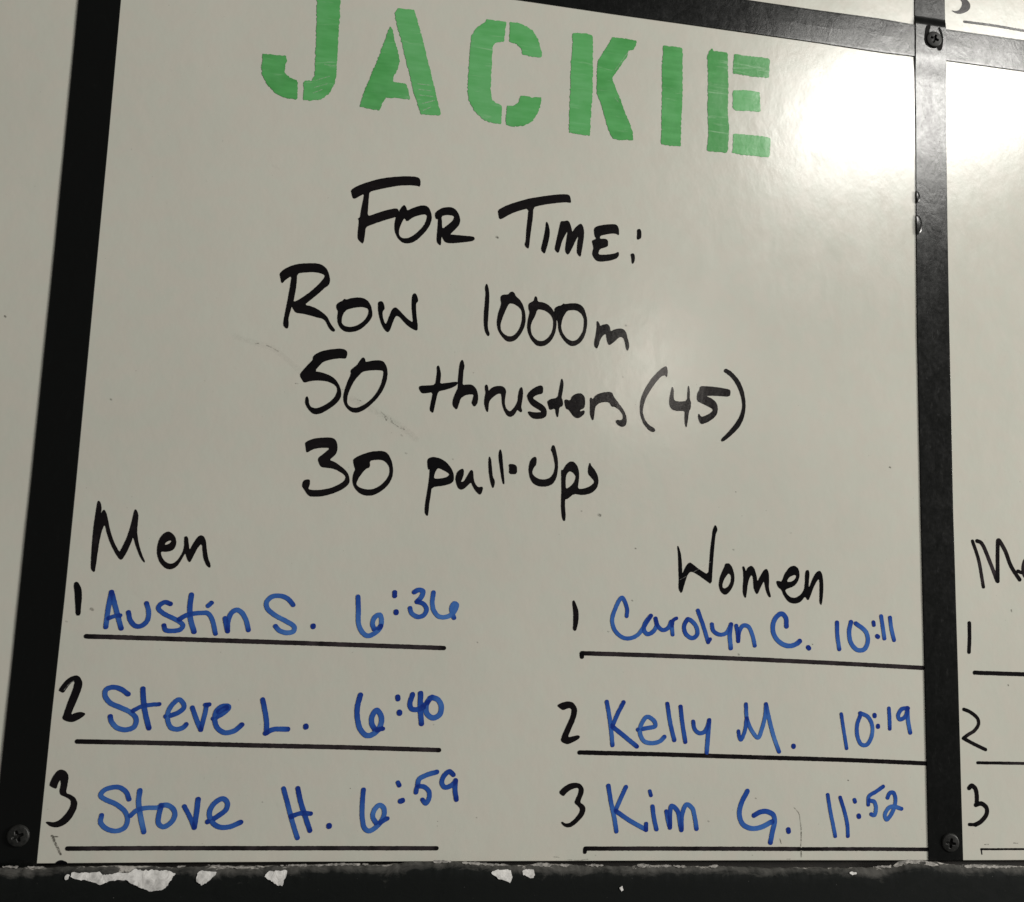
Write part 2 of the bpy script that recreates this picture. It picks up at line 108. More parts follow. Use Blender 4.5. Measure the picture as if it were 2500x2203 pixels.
  ('H',0,1,[418.37,184.44,419.94,182.38,419.84,178.39,417.75,174.99,415.30,173.69,413.75,174.49,413.86,177.47,415.92,181.87]),
  ('P',0,1,[427.75,189.05,429.17,189.12,430.26,185.49,431.45,188.22,433.93,190.00,436.08,188.42,437.53,184.48,438.49,179.18,440.75,183.28,443.23,187.40,445.01,188.35,446.45,186.21,446.83,180.87,446.50,175.51,448.31,169.59,446.88,169.20,444.72,173.44,443.62,178.73,443.26,180.38,440.78,175.94,438.53,170.66,436.89,172.79,435.80,175.74,435.40,182.38,434.32,184.00,432.57,181.26,431.53,176.89,431.00,172.22,430.32,167.88,428.75,169.80,428.15,173.43,428.67,180.09,428.49,185.42]),
  ('P',0,1,[452.21,180.43,453.64,180.49,455.95,179.92,457.95,185.37,461.55,190.24,465.16,191.41,468.06,189.18,468.78,184.50,467.33,180.40,464.45,177.26,457.97,174.98,459.41,172.03,462.29,169.81,465.89,169.62,469.50,171.77,472.03,175.22,472.76,180.63,472.77,186.02,473.50,188.61,475.31,188.83,475.89,186.15,475.30,180.74,475.29,175.69,477.48,181.50,480.40,187.02,483.33,188.98,485.14,186.56,485.85,181.18,485.83,174.44,484.70,165.33,483.11,166.94,483.28,174.34,483.30,179.73,482.94,183.22,481.12,181.66,478.56,176.84,476.74,172.06,474.92,167.97,472.75,171.23,469.50,167.08,465.17,165.71,460.86,166.75,457.62,170.62,455.67,174.89,453.30,176.46,452.21,179.09]),
  ('H',0,1,[459.40,180.06,460.83,183.14,465.16,185.35,466.61,184.40,465.53,182.00,462.64,180.20]),
 ]),
 ('written_numeral', "black numeral 1 on the first men's line", 'main', 'black', [
  ('P',0,1,[5.96,160.10,7.28,161.23,8.79,160.22,10.64,156.74,11.24,152.02,11.15,146.69,11.35,141.39,8.82,141.30,8.11,147.17,7.07,154.22]),
 ]),
 ('written_numeral', "black numeral 2 on the second men's line", 'main', 'black', [
  ('P',0,1,[3.17,97.65,5.32,101.45,8.35,105.00,12.13,106.55,14.47,105.45,16.16,102.31,15.69,98.24,13.98,92.42,12.22,87.20,11.17,83.44,14.10,84.94,16.85,85.45,19.46,84.47,18.47,83.01,15.59,80.95,12.92,79.57,10.13,79.69,6.63,81.34,7.48,84.23,9.07,91.16,11.22,98.13,11.97,103.36,9.73,102.14,7.76,99.20,6.10,96.10,4.36,96.81]),
 ]),
 ('written_numeral', "black numeral 3 on the third men's line", 'main', 'black', [
  ('P',0,1,[3.30,44.43,4.83,48.78,6.96,51.91,9.03,52.56,11.54,51.65,13.32,48.87,13.12,44.52,12.51,39.24,15.51,38.34,18.11,36.50,19.58,33.72,19.04,29.70,16.76,24.76,13.44,21.37,9.34,20.01,5.66,20.73,3.17,22.87,3.91,23.30,7.88,22.76,10.77,24.12,14.05,27.83,16.08,32.16,15.92,35.25,13.20,37.08,9.75,38.29,9.10,40.76,9.60,44.49,8.94,46.96,7.66,44.47,7.31,41.68,5.44,42.28,3.53,43.32]),
 ]),
 ('written_numeral', "black numeral 1 on the first women's line", 'main', 'black', [
  ('P',0,1,[311.67,161.27,312.64,162.27,313.91,160.07,315.49,156.28,316.08,152.45,315.76,147.33,314.45,142.37,312.56,143.38,312.73,148.50,312.54,154.89,311.89,158.71]),
 ]),
 ('written_numeral', "black numeral 2 on the second women's line", 'main', 'black', [
  ('P',0,1,[303.68,95.36,306.11,96.97,310.67,98.20,313.98,97.46,316.37,94.70,316.92,91.58,315.63,86.57,313.18,80.92,311.05,75.61,313.98,76.28,318.21,77.28,319.23,76.06,318.28,74.80,314.74,72.89,311.51,71.47,308.87,72.17,306.74,73.69,307.74,77.11,310.48,83.36,312.93,89.01,313.46,93.07,312.11,94.10,310.15,93.63,307.57,92.51,305.56,93.84]),
 ]),
 ('written_numeral', "black numeral 3 on the third women's line", 'main', 'black', [
  ('P',0,1,[306.42,41.90,309.68,45.28,313.51,47.46,317.40,47.98,320.36,47.21,322.40,44.78,322.66,42.33,321.58,39.26,320.25,35.89,323.03,34.38,324.27,31.94,323.21,28.28,319.43,24.01,315.63,21.27,313.06,20.66,310.44,21.56,308.56,23.67,309.38,24.28,311.04,23.08,313.63,23.08,316.80,25.22,319.94,28.88,320.82,31.93,319.13,34.05,316.81,35.56,317.71,38.01,319.42,41.69,319.46,44.75,317.50,44.86,313.64,43.48,311.10,41.32,309.54,39.48]),
 ]),
 ('ruled_line', "ruled line under the men's first place", 'main', 'black', [
  ('S',1.29,1,[15.81,129.27,67.15,129.34,120.22,129.33,174.85,129.24,229.56,129.07]),
 ]),
 ('ruled_line', "ruled line under the men's second place", 'main', 'black', [
  ('S',1.26,1,[16.28,68.53,65.00,68.36,117.25,67.86,173.50,67.50,229.46,66.74]),
 ]),
 ('ruled_line', "ruled line under the men's third place", 'main', 'black', [
  ('S',1.18,1,[16.38,8.33,69.87,8.50,126.23,8.43,177.01,8.38,230.76,8.27]),
 ]),
 ('ruled_line', "ruled line under the women's first place", 'main', 'black', [
  ('S',1.26,1,[319.07,126.29,318.74,128.35]),
  ('S',1.32,1,[319.00,128.62,379.38,128.61,439.06,128.13,497.57,127.27,559.00,126.01]),
 ]),
 ('ruled_line', "ruled line under the women's second place", 'main', 'black', [
  ('S',1.29,1,[319.23,66.58,377.72,66.07,439.42,65.15,500.12,64.32,559.95,62.82]),
 ]),
 ('ruled_line', "ruled line under the women's third place", 'main', 'black', [
  ('S',1.09,1,[324.50,5.99,324.44,7.72]),
  ('S',1.20,1,[324.70,7.97,381.51,7.90,436.93,7.71,468.66,7.55]),
  ('S',1.10,1,[470.95,7.54,511.38,7.49,559.51,7.17]),
 ]),
 ('written_name', "blue marker name in the men's first place", 'main', 'blue', [
  ('S',1.40,1,[27.89,155.78,26.98,147.89,26.39,135.14]),
  ('S',1.40,1,[27.89,155.78,31.13,146.27,35.17,134.68]),
  ('S',1.11,1,[27.37,140.20,30.67,141.62,34.06,142.22]),
  ('S',1.34,1,[38.59,144.17,40.03,139.47,43.17,136.32,46.61,136.44,49.79,139.82,50.04,145.19,48.49,149.91]),
  ('S',1.30,1,[62.30,150.14,59.31,151.05,56.25,149.31,55.55,147.19,58.69,144.32,64.74,141.55,69.00,139.31,70.59,137.58,69.33,135.14,64.75,134.09,60.65,134.55,59.56,137.19]),
  ('S',1.48,1,[74.12,156.02,73.78,149.08,74.64,141.91,77.30,134.10]),
  ('S',1.31,1,[67.98,141.07,72.72,143.94,80.82,145.44,84.66,145.28,87.29,141.77,89.99,133.33]),
  ('S',1.31,1,[84.32,149.79,86.24,151.67]),
  ('S',1.37,1,[94.91,142.64,96.15,137.87,96.95,135.01]),
  ('S',1.38,1,[96.94,135.19,96.81,140.90,98.51,146.10,101.34,148.02,104.42,146.62,107.44,141.89,109.22,136.21]),
 ]),
 ('written_initial', "blue initial and full stop after the name in the men's first place", 'main', 'blue', [
  ('S',1.38,1,[134.90,152.37,131.38,156.05,126.93,157.49,121.90,156.78,118.89,153.37,119.50,149.73,124.10,145.89,131.59,142.15,136.51,139.03,136.32,136.47,132.77,135.26,127.63,136.54,125.15,139.00]),
  ('S',1.54,1,[147.89,139.94,147.92,139.50]),
 ]),
 ('written_time', 'blue marker time 6:36', 'main', 'blue', [
  ('S',1.41,1,[174.25,158.86,174.93,151.09,175.59,142.24,178.11,137.16,181.57,135.06,185.58,136.67,189.09,140.49,189.55,145.70,188.29,148.25,185.39,146.66,184.13,142.54,185.43,139.25]),
  ('S',1.34,1,[188.00,140.08,189.43,141.10]),
  ('S',1.43,1,[196.90,162.53,197.02,160.29]),
  ('S',1.57,1,[198.45,150.49,198.48,149.89]),
  ('S',1.44,1,[209.12,163.11,211.93,164.65,214.63,163.86,213.68,160.06,211.17,157.18]),
  ('S',1.36,1,[211.16,157.33,215.40,155.99,217.47,152.70,215.76,148.89,212.02,147.85,208.12,150.10,206.99,153.05]),
  ('S',1.37,1,[221.36,163.38,220.89,157.33,222.06,152.12,225.67,148.50,231.01,148.70,235.08,151.85,236.40,156.43,234.83,157.12,233.21,154.04,234.42,149.57,235.10,148.09]),
 ]),
 ('written_name', "blue marker name in the men's second place", 'main', 'blue', [
  ('S',1.38,1,[42.42,96.27,38.20,99.08,33.57,100.13,29.74,98.58,29.48,95.09,32.66,91.11,39.13,88.35,45.04,85.57,48.18,82.16,47.43,77.51,43.05,75.70,37.87,76.76,34.47,80.16,33.47,83.20]),
  ('S',1.44,1,[50.59,99.56,51.62,92.11,53.39,84.58,55.91,76.92]),
  ('S',1.16,1,[46.08,86.76,50.98,89.48,56.62,90.47,60.71,90.86]),
  ('S',1.33,1,[65.02,83.83,69.13,84.90,73.55,87.33,75.08,90.00,71.88,93.86,68.62,91.32,66.12,86.59,66.21,81.93,68.59,77.32,72.68,76.52,76.02,78.04,77.07,79.40]),
  ('S',1.34,1,[79.89,89.22,82.59,82.83,85.69,76.46]),
  ('S',1.28,1,[85.69,76.46,87.14,84.10,88.05,91.16]),
  ('S',1.23,1,[87.19,91.03,89.50,91.31]),
  ('S',1.41,1,[92.57,83.15,98.05,86.37,101.03,89.68,100.67,90.55,96.60,90.17,93.90,87.17,93.38,82.46,95.19,77.80,99.48,75.07,105.25,76.22,109.39,79.83]),
  ('S',1.35,1,[95.07,87.19,99.57,89.65]),
 ]),
 ('written_initial', "blue initial and full stop after the name in the men's second place", 'main', 'blue', [
  ('S',1.43,1,[120.60,94.82,122.34,88.65,123.77,82.16,124.24,75.35]),
  ('S',1.43,1,[123.61,75.01,128.01,77.36,136.63,77.71]),
  ('S',1.58,1,[147.37,79.67,147.40,79.21]),
 ]),
 ('written_time', 'blue marker time 6:40', 'main', 'blue', [
  ('S',1.54,1,[179.22,99.01,177.82,91.80,178.25,84.53,180.64,77.98,184.53,74.75,188.51,75.80,192.32,80.17,192.80,86.14,189.74,90.07,187.22,86.70,187.15,82.06,189.02,78.79]),
  ('S',1.27,1,[190.40,78.15,194.08,79.01]),
  ('S',1.49,1,[202.20,98.48,202.41,97.14]),
  ('S',1.69,1,[203.79,89.03,203.82,88.63]),
  ('S',1.49,1,[211.36,100.10,209.97,93.84,211.47,91.19,215.59,91.28,218.26,92.68]),
  ('S',1.56,1,[216.34,100.89,216.58,91.97,217.75,82.50]),
  ('S',1.57,1,[222.47,98.14,220.26,94.06,220.87,88.71,224.79,86.11,228.83,88.20,229.61,93.59,227.35,97.24,223.48,98.70]),
  ('S',1.02,1,[217.54,93.33,221.55,95.77]),
 ]),
 ('written_name', "blue marker name in the men's third place", 'main', 'blue', [
  ('S',1.30,1,[48.09,36.08,46.35,39.81,42.71,42.60,38.37,42.75,33.61,40.96,32.01,38.15,34.66,35.99,41.05,33.23,46.33,29.21,48.24,24.87,47.10,20.21,42.36,18.16,36.72,19.57,33.36,22.96,33.63,26.86]),
  ('S',1.43,1,[53.81,41.00,53.58,34.86,55.14,27.38,57.93,17.75]),
  ('S',1.25,1,[49.63,26.74,53.07,29.87,58.54,31.27,64.75,31.49,66.54,32.44]),
  ('S',1.38,1,[66.54,32.44,65.71,27.43,65.80,22.43,68.76,20.57,72.93,23.08,74.76,27.47,73.57,30.60,70.27,32.77,66.52,32.75]),
  ('S',1.26,1,[79.72,32.20,83.34,26.25,86.34,20.11]),
  ('S',1.45,1,[86.32,20.30,86.97,28.15,87.28,36.34]),
  ('S',1.40,1,[93.65,23.46,99.73,26.94,103.90,30.75,104.25,34.55,101.54,36.75,97.25,34.51,94.46,29.44,95.48,24.40,100.20,20.64,106.55,20.66,112.87,23.32]),
 ]),
 ('written_initial', "blue initial and full stop after the name in the men's third place", 'main', 'blue', [
  ('S',1.35,1,[136.55,42.89,139.80,33.31,143.44,22.47,146.58,14.33]),
  ('S',1.42,1,[145.02,42.96,147.16,35.27,151.09,25.05,153.66,18.67]),
  ('S',1.29,1,[141.87,26.61,147.60,28.55,153.49,28.38]),
  ('S',1.62,1,[164.95,21.44,164.97,21.06]),
 ]),
 ('written_time', 'blue marker time 6:59', 'main', 'blue', [
  ('S',1.38,1,[184.37,42.51,184.10,35.50,184.70,25.16,186.33,20.01,189.08,18.41,193.60,21.00,197.31,26.50,197.36,31.69,194.57,33.62,191.41,30.36,190.96,26.48,193.51,22.61]),
  ('S',1.25,1,[195.48,23.26,199.70,25.73]),
  ('S',1.33,1,[205.15,46.94,205.91,45.44]),
  ('S',1.59,1,[207.22,35.98,208.34,36.44]),
  ('S',1.41,1,[228.78,53.56,223.04,51.84,218.06,49.16,217.23,45.54]),
  ('S',1.34,1,[216.42,41.27,217.28,44.55,221.36,44.59,224.57,41.66,224.46,37.07,222.87,34.77,220.72,36.91]),
  ('S',1.41,1,[239.16,52.01,236.66,53.97,233.35,51.29,232.18,46.99,234.36,44.37,238.42,45.73,240.72,48.06]),
  ('S',1.42,1,[240.70,48.59,240.61,43.11,241.71,37.18]),
 ]),
 ('written_name', "blue marker name in the women's first place", 'main', 'blue', [
  ('S',1.25,1,[348.32,153.31,348.40,158.16,344.84,165.15,340.30,157.21,338.60,150.06,340.65,143.71,346.15,139.40,351.56,139.26,356.25,141.66,360.21,146.96,364.83,154.24]),
  ('S',1.33,1,[364.50,153.91,360.85,148.92,360.27,144.38,362.69,142.20,366.41,143.94,368.72,147.90,367.95,152.41]),
  ('S',1.27,1,[367.95,152.41,369.41,147.92,372.88,145.13,376.63,146.56,378.61,150.84]),
  ('S',1.20,1,[378.96,150.86,379.38,146.33,379.79,142.45]),
  ('S',1.14,1,[379.34,148.27,379.98,151.54,382.15,153.12]),
  ('S',1.34,1,[389.96,152.88,387.61,148.56,388.73,143.40,393.26,140.63,396.68,143.02,395.92,148.20,392.40,151.99,389.96,152.88]),
  ('S',1.28,1,[396.95,158.69,400.77,149.02,404.38,138.39]),
  ('S',1.14,1,[404.38,138.39,405.74,140.39]),
  ('S',1.29,1,[406.81,150.08,407.77,146.00,411.98,143.53,416.86,144.67,419.28,148.36,420.17,150.68]),
  ('S',1.42,1,[420.17,150.55,419.32,143.77,419.72,139.21,420.11,134.98]),
  ('S',1.29,1,[423.83,149.70,424.93,144.62,425.32,139.72]),
  ('S',1.30,1,[425.32,139.72,425.97,145.96,428.76,150.00,432.29,149.47,435.15,144.30,436.96,137.14]),
 ]),
 ('written_initial', "blue initial and full stop after the name in the women's first place", 'main', 'blue', [
  ('S',1.54,1,[459.37,150.58,458.86,156.32,455.85,158.81,451.85,156.06,449.68,150.43,450.89,144.00,455.90,139.08,461.89,137.71,466.90,139.44,468.91,141.17]),
  ('S',1.55,1,[474.95,137.19,475.45,136.65]),
 ]),
 ('written_time', 'blue marker time 10:11', 'main', 'blue', [
  ('S',1.37,1,[495.79,154.38,496.05,145.50,497.42,136.69]),
  ('S',1.47,1,[506.03,155.02,504.65,148.59,505.93,141.15,510.50,136.63,515.63,137.25,518.26,142.48,516.78,149.01,509.62,154.21]),
  ('S',1.29,1,[522.52,155.51,522.81,153.73]),
  ('S',1.48,1,[525.21,146.28,525.72,145.92]),
  ('S',1.34,1,[528.27,159.78,529.42,152.27,530.47,144.95]),
  ('S',1.34,1,[534.81,159.08,535.75,151.54,537.62,144.05]),
 ]),
 ('written_name', "blue marker name in the women's second place", 'main', 'blue', [
  ('S',1.29,1,[336.32,98.46,337.99,90.76,339.54,82.02,340.81,71.43]),
  ('S',1.30,1,[347.54,98.40,343.97,91.51,340.50,83.60]),
  ('S',1.36,1,[340.52,82.98,347.64,77.78,357.01,70.86]),
  ('S',1.30,1,[357.58,81.41,363.61,82.46,368.97,83.82,368.58,86.65,363.46,89.52,359.53,84.27,358.97,79.23,361.76,74.26,367.16,73.09,372.53,74.43,375.38,77.18]),
  ('S',1.31,1,[377.03,98.10,379.07,86.53,382.12,75.21]),
  ('S',1.32,1,[386.05,96.39,387.22,87.32,389.61,74.20]),
  ('S',1.26,1,[394.73,87.15,395.83,82.41,398.94,79.92,402.36,80.62,404.71,84.47,405.70,88.32]),
  ('S',1.39,1,[405.70,88.19,405.11,80.03,404.24,67.85]),
 ]),
 ('written_initial', "blue initial and full stop after the name in the women's second place", 'main', 'blue', [
  ('S',1.17,1,[425.94,81.59,426.58,77.88,427.59,76.14,430.38,81.81,431.47,89.59]),
  ('S',1.25,1,[431.01,98.99,431.85,89.59,435.36,81.90,439.60,77.74,442.27,83.43,444.54,91.97,445.05,99.30]),
  ('S',1.33,1,[445.05,99.30,447.64,88.49,450.77,77.93,454.28,69.02]),
  ('S',1.48,1,[464.50,72.84,464.50,72.35]),
 ]),
 ('written_time', 'blue marker time 10:19', 'main', 'blue', [
  ('S',1.13,1,[498.57,93.99,500.09,84.47,502.22,71.85]),
  ('S',1.29,1,[512.10,92.97,510.05,87.53,509.99,80.34,512.73,74.65,516.71,74.36,520.36,79.80,520.84,87.01,517.69,92.72,512.11,94.92]),
  ('S',1.45,1,[522.68,93.91,522.67,93.25]),
  ('S',1.37,1,[525.09,86.87,525.08,86.22]),
  ('S',1.23,1,[533.20,98.47,533.60,91.59,533.67,85.08]),
  ('S',1.31,1,[547.23,98.77,542.76,98.31,539.85,93.89,541.03,91.37,545.12,93.27,546.82,98.40]),
  ('S',1.39,1,[546.83,98.98,547.11,91.13,548.60,82.81]),
 ]),
 ('written_name', "blue marker name in the women's third place", 'main', 'blue', [
  ('S',1.33,1,[338.76,46.33,341.03,35.10,343.22,26.53,344.74,18.47]),
  ('S',1.28,1,[350.35,45.63,347.20,38.82,343.95,31.43]),
  ('S',1.34,1,[344.10,30.82,352.81,25.34,364.07,19.54]),
  ('S',1.21,1,[364.26,23.10,364.34,19.24]),
  ('S',1.35,1,[368.24,33.71,369.38,26.62,371.18,19.74]),
  ('S',1.16,1,[366.24,43.16,367.09,40.69]),
  ('S',1.35,1,[377.66,30.67,378.76,25.42,380.18,20.80]),
  ('S',1.36,1,[380.18,20.93,380.03,29.14,380.95,34.09,384.69,31.63,387.58,19.89]),
  ('S',1.36,1,[387.92,19.28,388.11,28.55,391.04,35.08,394.79,32.93,396.92,26.11,398.02,20.04]),
 ]),
 ('written_initial', "blue initial and full stop after the name in the women's third place", 'main', 'blue', [
  ('S',1.52,1,[432.41,43.74,428.44,36.24,426.98,29.34,429.30,23.16,435.00,20.42,441.82,21.12,449.43,24.59]),
  ('S',1.53,1,[437.07,28.55,441.77,30.78,446.35,30.94,450.56,28.75,451.34,24.60,449.83,18.38,448.48,11.64]),
  ('S',1.53,1,[460.85,19.71,461.08,18.54]),
 ]),
 ('written_time', 'blue marker time 11:52', 'main', 'blue', [
  ('S',1.18,1,[488.60,41.87,490.35,31.71,492.64,21.24,493.78,15.66]),
  ('S',1.19,1,[497.44,40.17,500.52,31.06,502.43,22.66,502.77,15.67]),
  ('S',1.27,1,[507.66,38.69,507.97,37.57]),
  ('S',1.49,1,[510.57,28.57,510.72,28.01]),
  ('S',1.20,1,[528.38,47.49,522.76,43.89,517.96,41.02,517.51,35.72]),
  ('S',1.28,1,[518.33,38.34,521.89,37.51,523.03,33.28,521.80,29.04,519.58,29.60]),
  ('S',1.28,1,[531.48,40.27,533.11,43.26,535.52,43.64,537.07,40.45,536.60,35.48,534.13,29.80,530.50,26.25,529.34,29.07,532.19,33.68,535.39,34.76,541.37,33.23]),
 ]),
 ('written_word', 'black marker letters Me cut off by the photo edge', 'right', 'black', [
  ('S',1.14,1,[598.38,214.38,602.63,202.00,605.97,182.86]),
  ('S',1.28,1,[601.91,214.69,605.05,213.56,611.72,199.88,616.66,187.54]),
  ('S',1.35,1,[617.15,187.31,617.83,210.36,618.56,216.02,623.34,209.34,627.96,198.07,634.29,189.12]),
  ('S',1.15,1,[633.20,194.99,637.09,194.14,642.96,198.74,641.75,205.09,638.04,201.08,637.76,192.77,643.33,188.55,648.53,193.88]),
 ]),
 ('written_numeral', 'black numeral 1 on the right board', 'right', 'black', [
  ('S',1.25,1,[594.49,157.55,594.34,146.49,593.71,137.81]),
 ]),
 ('ruled_line', 'upper ruled line on the right board', 'right', 'black', [
  ('S',1.33,1,[597.64,123.87,638.96,123.75,667.34,123.64]),
 ]),
 ('written_numeral', 'black numeral 2 on the right board', 'right', 'black', [
  ('S',1.10,1,[588.89,99.01,593.65,97.28,599.04,93.14,599.77,89.51,596.77,85.21,591.55,82.09,588.29,79.92]),
  ('S',1.10,1,[588.08,79.74,595.85,76.12,604.53,72.51]),
 ]),
 ('ruled_line', 'middle ruled line on the right board', 'right', 'black', [
  ('S',0.91,1,[598.39,63.70,634.11,63.72,672.01,63.70]),
 ]),
 ('written_numeral', 'black numeral 3 on the right board', 'right', 'black', [
  ('S',1.41,1,[591.56,46.99,593.43,48.62,596.11,46.73,597.14,41.97,597.01,37.21]),
  ('S',1.40,1,[596.30,36.02,600.27,36.94,604.15,34.28,604.17,30.12,599.96,25.36,595.83,23.16]),
  ('S',1.01,1,[595.83,23.16,591.23,23.21]),
 ]),
 ('ruled_line', 'thin lowest ruled line on the right board', 'right', 'black', [
  ('S',0.57,1,[599.49,7.24,633.12,7.28,655.98,7.25]),
  ('S',0.26,1,[599.49,7.24,599.95,3.92]),
 ]),
 ('written_word', 'black marker hook cut off by the top edge', 'upper_right', 'black', [
  ('P',0,0.6,[595.50,624.69,600.10,621.95,600.31,618.56,597.58,614.18,594.06,612.81,591.46,613.28,592.02,612.51,595.19,611.27,599.27,611.58,603.99,613.98,606.70,617.22,606.79,620.66,604.23,623.71,601.38,626.71]),
 ]),
 ('ruled_line', 'ruled line at the top right corner', 'upper_right', 'black', [
  ('S',0.89,0.6,[601.74,605.58,625.45,605.98,655.04,605.36,685.03,605.60]),
 ]),
 ('marker_scribble', 'black marker scribble round the screw', 'strip', 'black', [
  ('P',0,1,[569.49,596.82,571.23,597.63,572.37,597.23,570.84,592.23,571.05,588.34,572.72,585.77,576.11,583.45,580.13,583.17,581.30,584.17,581.68,588.72,580.33,593.02,578.95,595.64,579.83,596.89,581.48,593.19,582.26,588.80,581.99,584.27,580.91,579.36,579.46,578.59,578.04,579.24,577.78,580.88,574.61,579.60,571.47,580.00,568.08,582.32,567.42,586.70,568.28,592.99]),
 ]),
 ('smudge', 'faint grey arrow-shaped scuff in the lower left corner', 'main', 'smudge', [
  ('S',0.48,1,[6.72,15.41,7.90,15.20,10.66,14.93]),
  ('S',0.90,1,[7.41,15.34,8.61,12.77]),
  ('S',0.83,1,[8.61,12.77,10.88,8.95,12.94,5.14]),
 ]),
 ('smudge', 'faint vertical scuff crossing the lowest right line', 'main', 'smudge', [
  ('S',0.33,0.85,[464.75,33.67,468.23,29.86,469.15,24.65]),
  ('S',0.51,0.85,[469.15,24.65,469.77,19.80,469.76,12.88]),
  ('S',0.47,0.85,[469.76,12.88,469.38,8.74]),
  ('S',0.66,0.85,[469.84,7.01,469.83,2.53]),
  ('S',0.44,0.85,[454.96,13.91,455.96,10.81]),
 ]),
 ('scratch', 'thin pale scratch across the W of Women', 'main', 'scratch', [
  ('S',0.27,0.5,[383.81,178.18,388.62,180.89,394.84,184.60,405.26,191.03]),
 ]),
 ('smudge', 'small dark marks above the ledge', 'main', 'smudge', [
  ('S',0.39,0.6,[304.67,3.03,308.13,2.80]),
  ('S',0.27,0.6,[313.16,1.29,321.24,0.96,326.89,1.55]),
  ('S',0.52,0.6,[602.18,10.15,604.98,10.32]),
  ('S',0.44,0.6,[623.80,11.28,627.10,11.04]),
  ('S',0.37,0.6,[459.80,1.17,462.23,1.16]),
 ]),
 ('smudge', 'faint grey scuffs trailing below the number 50', 'main', 'smudge', [
  ('S',0.57,0.6,[184.58,273.36,185.70,271.62]),
  ('S',0.52,0.6,[188.18,273.10,189.50,270.58]),
  ('S',0.62,0.6,[195.45,266.82,197.28,266.27]),
  ('S',0.36,0.6,[182.10,276.58,186.93,272.49]),
  ('S',0.36,0.6,[188.57,270.78,193.87,267.49]),
  ('S',0.41,0.6,[156.42,289.30,157.43,289.27]),
  ('S',0.41,0.6,[127.15,290.97,128.90,290.95]),
  ('S',0.31,0.6,[166.42,283.27,168.99,282.83]),
  ('S',0.41,0.6,[107.88,314.17,110.44,313.18,115.07,310.96]),
  ('S',0.30,0.6,[100.90,314.73,102.87,315.00]),
 ]),
 ('scratch', 'dry streak inside the black numeral 2', 'main', 'scratch', [
  ('S',0.40,0.35,[6.23,97.72,8.44,100.95,11.05,103.04]),
 ]),
 ('scratch', 'dry streaks in the green letter A', 'main', 'scratch', [
  ('S',0.39,0.5,[193.95,501.70,202.95,501.88]),
  ('S',0.39,0.5,[194.81,497.80,203.62,497.95]),
  ('S',0.39,0.5,[195.76,493.91,204.76,494.08]),
  ('S',0.44,0.5,[197.94,488.19,205.83,491.41]),
  ('S',0.44,0.5,[198.38,483.26,203.52,486.41]),
 ]),
 ('scratch', 'dry streaks in the green letter J', 'main', 'scratch', [
  ('S',0.38,0.45,[126.91,495.29,135.81,499.45]),
  ('S',0.38,0.45,[126.31,490.29,134.33,493.81]),
  ('S',0.38,0.45,[125.66,486.26,131.39,489.48]),
  ('S',0.29,0.45,[131.65,507.31,138.10,507.20]),
 ]),
 ('scratch', 'dry streak in the green letter K', 'main', 'scratch', [
  ('S',0.36,0.45,[330.99,530.26,335.88,538.26,340.31,545.18]),
  ('S',0.36,0.45,[331.51,509.50,333.81,506.69]),
 ]),
 ('smudge', 'dark lump on the board foot near its left corner', 'main', 'black', [
  ('P',0,1,[10.04,-0.32,11.26,1.20,13.58,2.02,16.26,1.11,17.56,-0.34]),
 ]),
 ('smudge', 'long faint diagonal rub mark left of the number 50', 'main', 'smudge', [
  ('S',2.08,0.05,[88.15,318.21,100.99,315.05,111.30,312.72,122.00,305.07,136.83,293.48]),
  ('S',2.38,0.07,[163.23,283.50,181.95,275.00,196.80,266.98,205.03,260.60]),
 ]),
 ('smudge', 'scattered small dark specks over the board', 'main', 'smudge', [
  ('S',0.96,0.8,[252.23,400.55,253.00,400.24]),
  ('S',1.10,0.6,[327.70,218.40,328.60,218.01]),
  ('S',0.55,0.6,[315.73,220.18,316.18,219.99]),
  ('S',0.53,0.5,[229.44,249.13,229.87,248.94]),
  ('S',0.74,0.5,[342.77,347.57,343.37,347.33]),
  ('S',0.57,0.5,[341.33,312.07,341.79,311.89]),
  ('S',0.46,0.6,[422.57,239.02,422.95,238.87]),
  ('S',1.07,0.55,[17.14,145.40,18.01,145.00]),
  ('S',0.61,0.6,[3.74,137.68,4.24,137.45]),
  ('S',0.83,0.6,[425.24,131.05,425.93,130.75]),
  ('S',0.67,0.4,[335.81,142.98,336.36,142.74]),
  ('S',0.60,0.6,[351.61,163.60,352.10,163.38]),
  ('S',0.73,0.4,[421.17,200.04,421.78,199.79]),
  ('S',0.69,0.3,[462.18,213.37,462.75,213.13]),
  ('S',0.55,0.9,[353.06,197.60,353.52,197.40]),
  ('S',0.59,0.8,[438.15,39.32,438.65,39.09]),
  ('S',0.50,0.8,[502.97,51.31,503.39,51.12]),
  ('S',0.78,0.8,[535.91,262.79,536.55,262.53]),
  ('S',0.74,0.4,[16.94,272.69,17.54,272.43]),
  ('S',0.66,0.3,[195.73,262.38,196.27,262.15]),
  ('S',0.79,0.3,[198.94,251.17,199.59,250.89]),
  ('S',0.52,0.4,[250.49,133.43,250.92,133.24]),
  ('S',0.57,0.5,[477.81,139.40,478.28,139.20]),
  ('S',0.64,0.5,[405.76,24.83,406.30,24.59]),
  ('S',0.41,0.5,[331.19,4.01,331.54,3.85]),
  ('S',0.43,0.6,[435.83,3.78,436.19,3.61]),
  ('S',0.48,0.4,[124.37,35.04,124.76,34.86]),
  ('S',0.37,0.6,[230.49,24.27,230.80,24.13]),
  ('S',0.50,0.3,[254.61,26.55,255.03,26.36]),
  ('S',0.37,0.5,[230.38,21.37,230.69,21.22]),
  ('S',0.39,0.6,[176.17,43.31,176.50,43.16]),
  ('S',0.44,0.4,[240.26,306.94,240.61,306.79]),
  ('S',0.33,0.5,[227.51,319.62,227.77,319.51]),
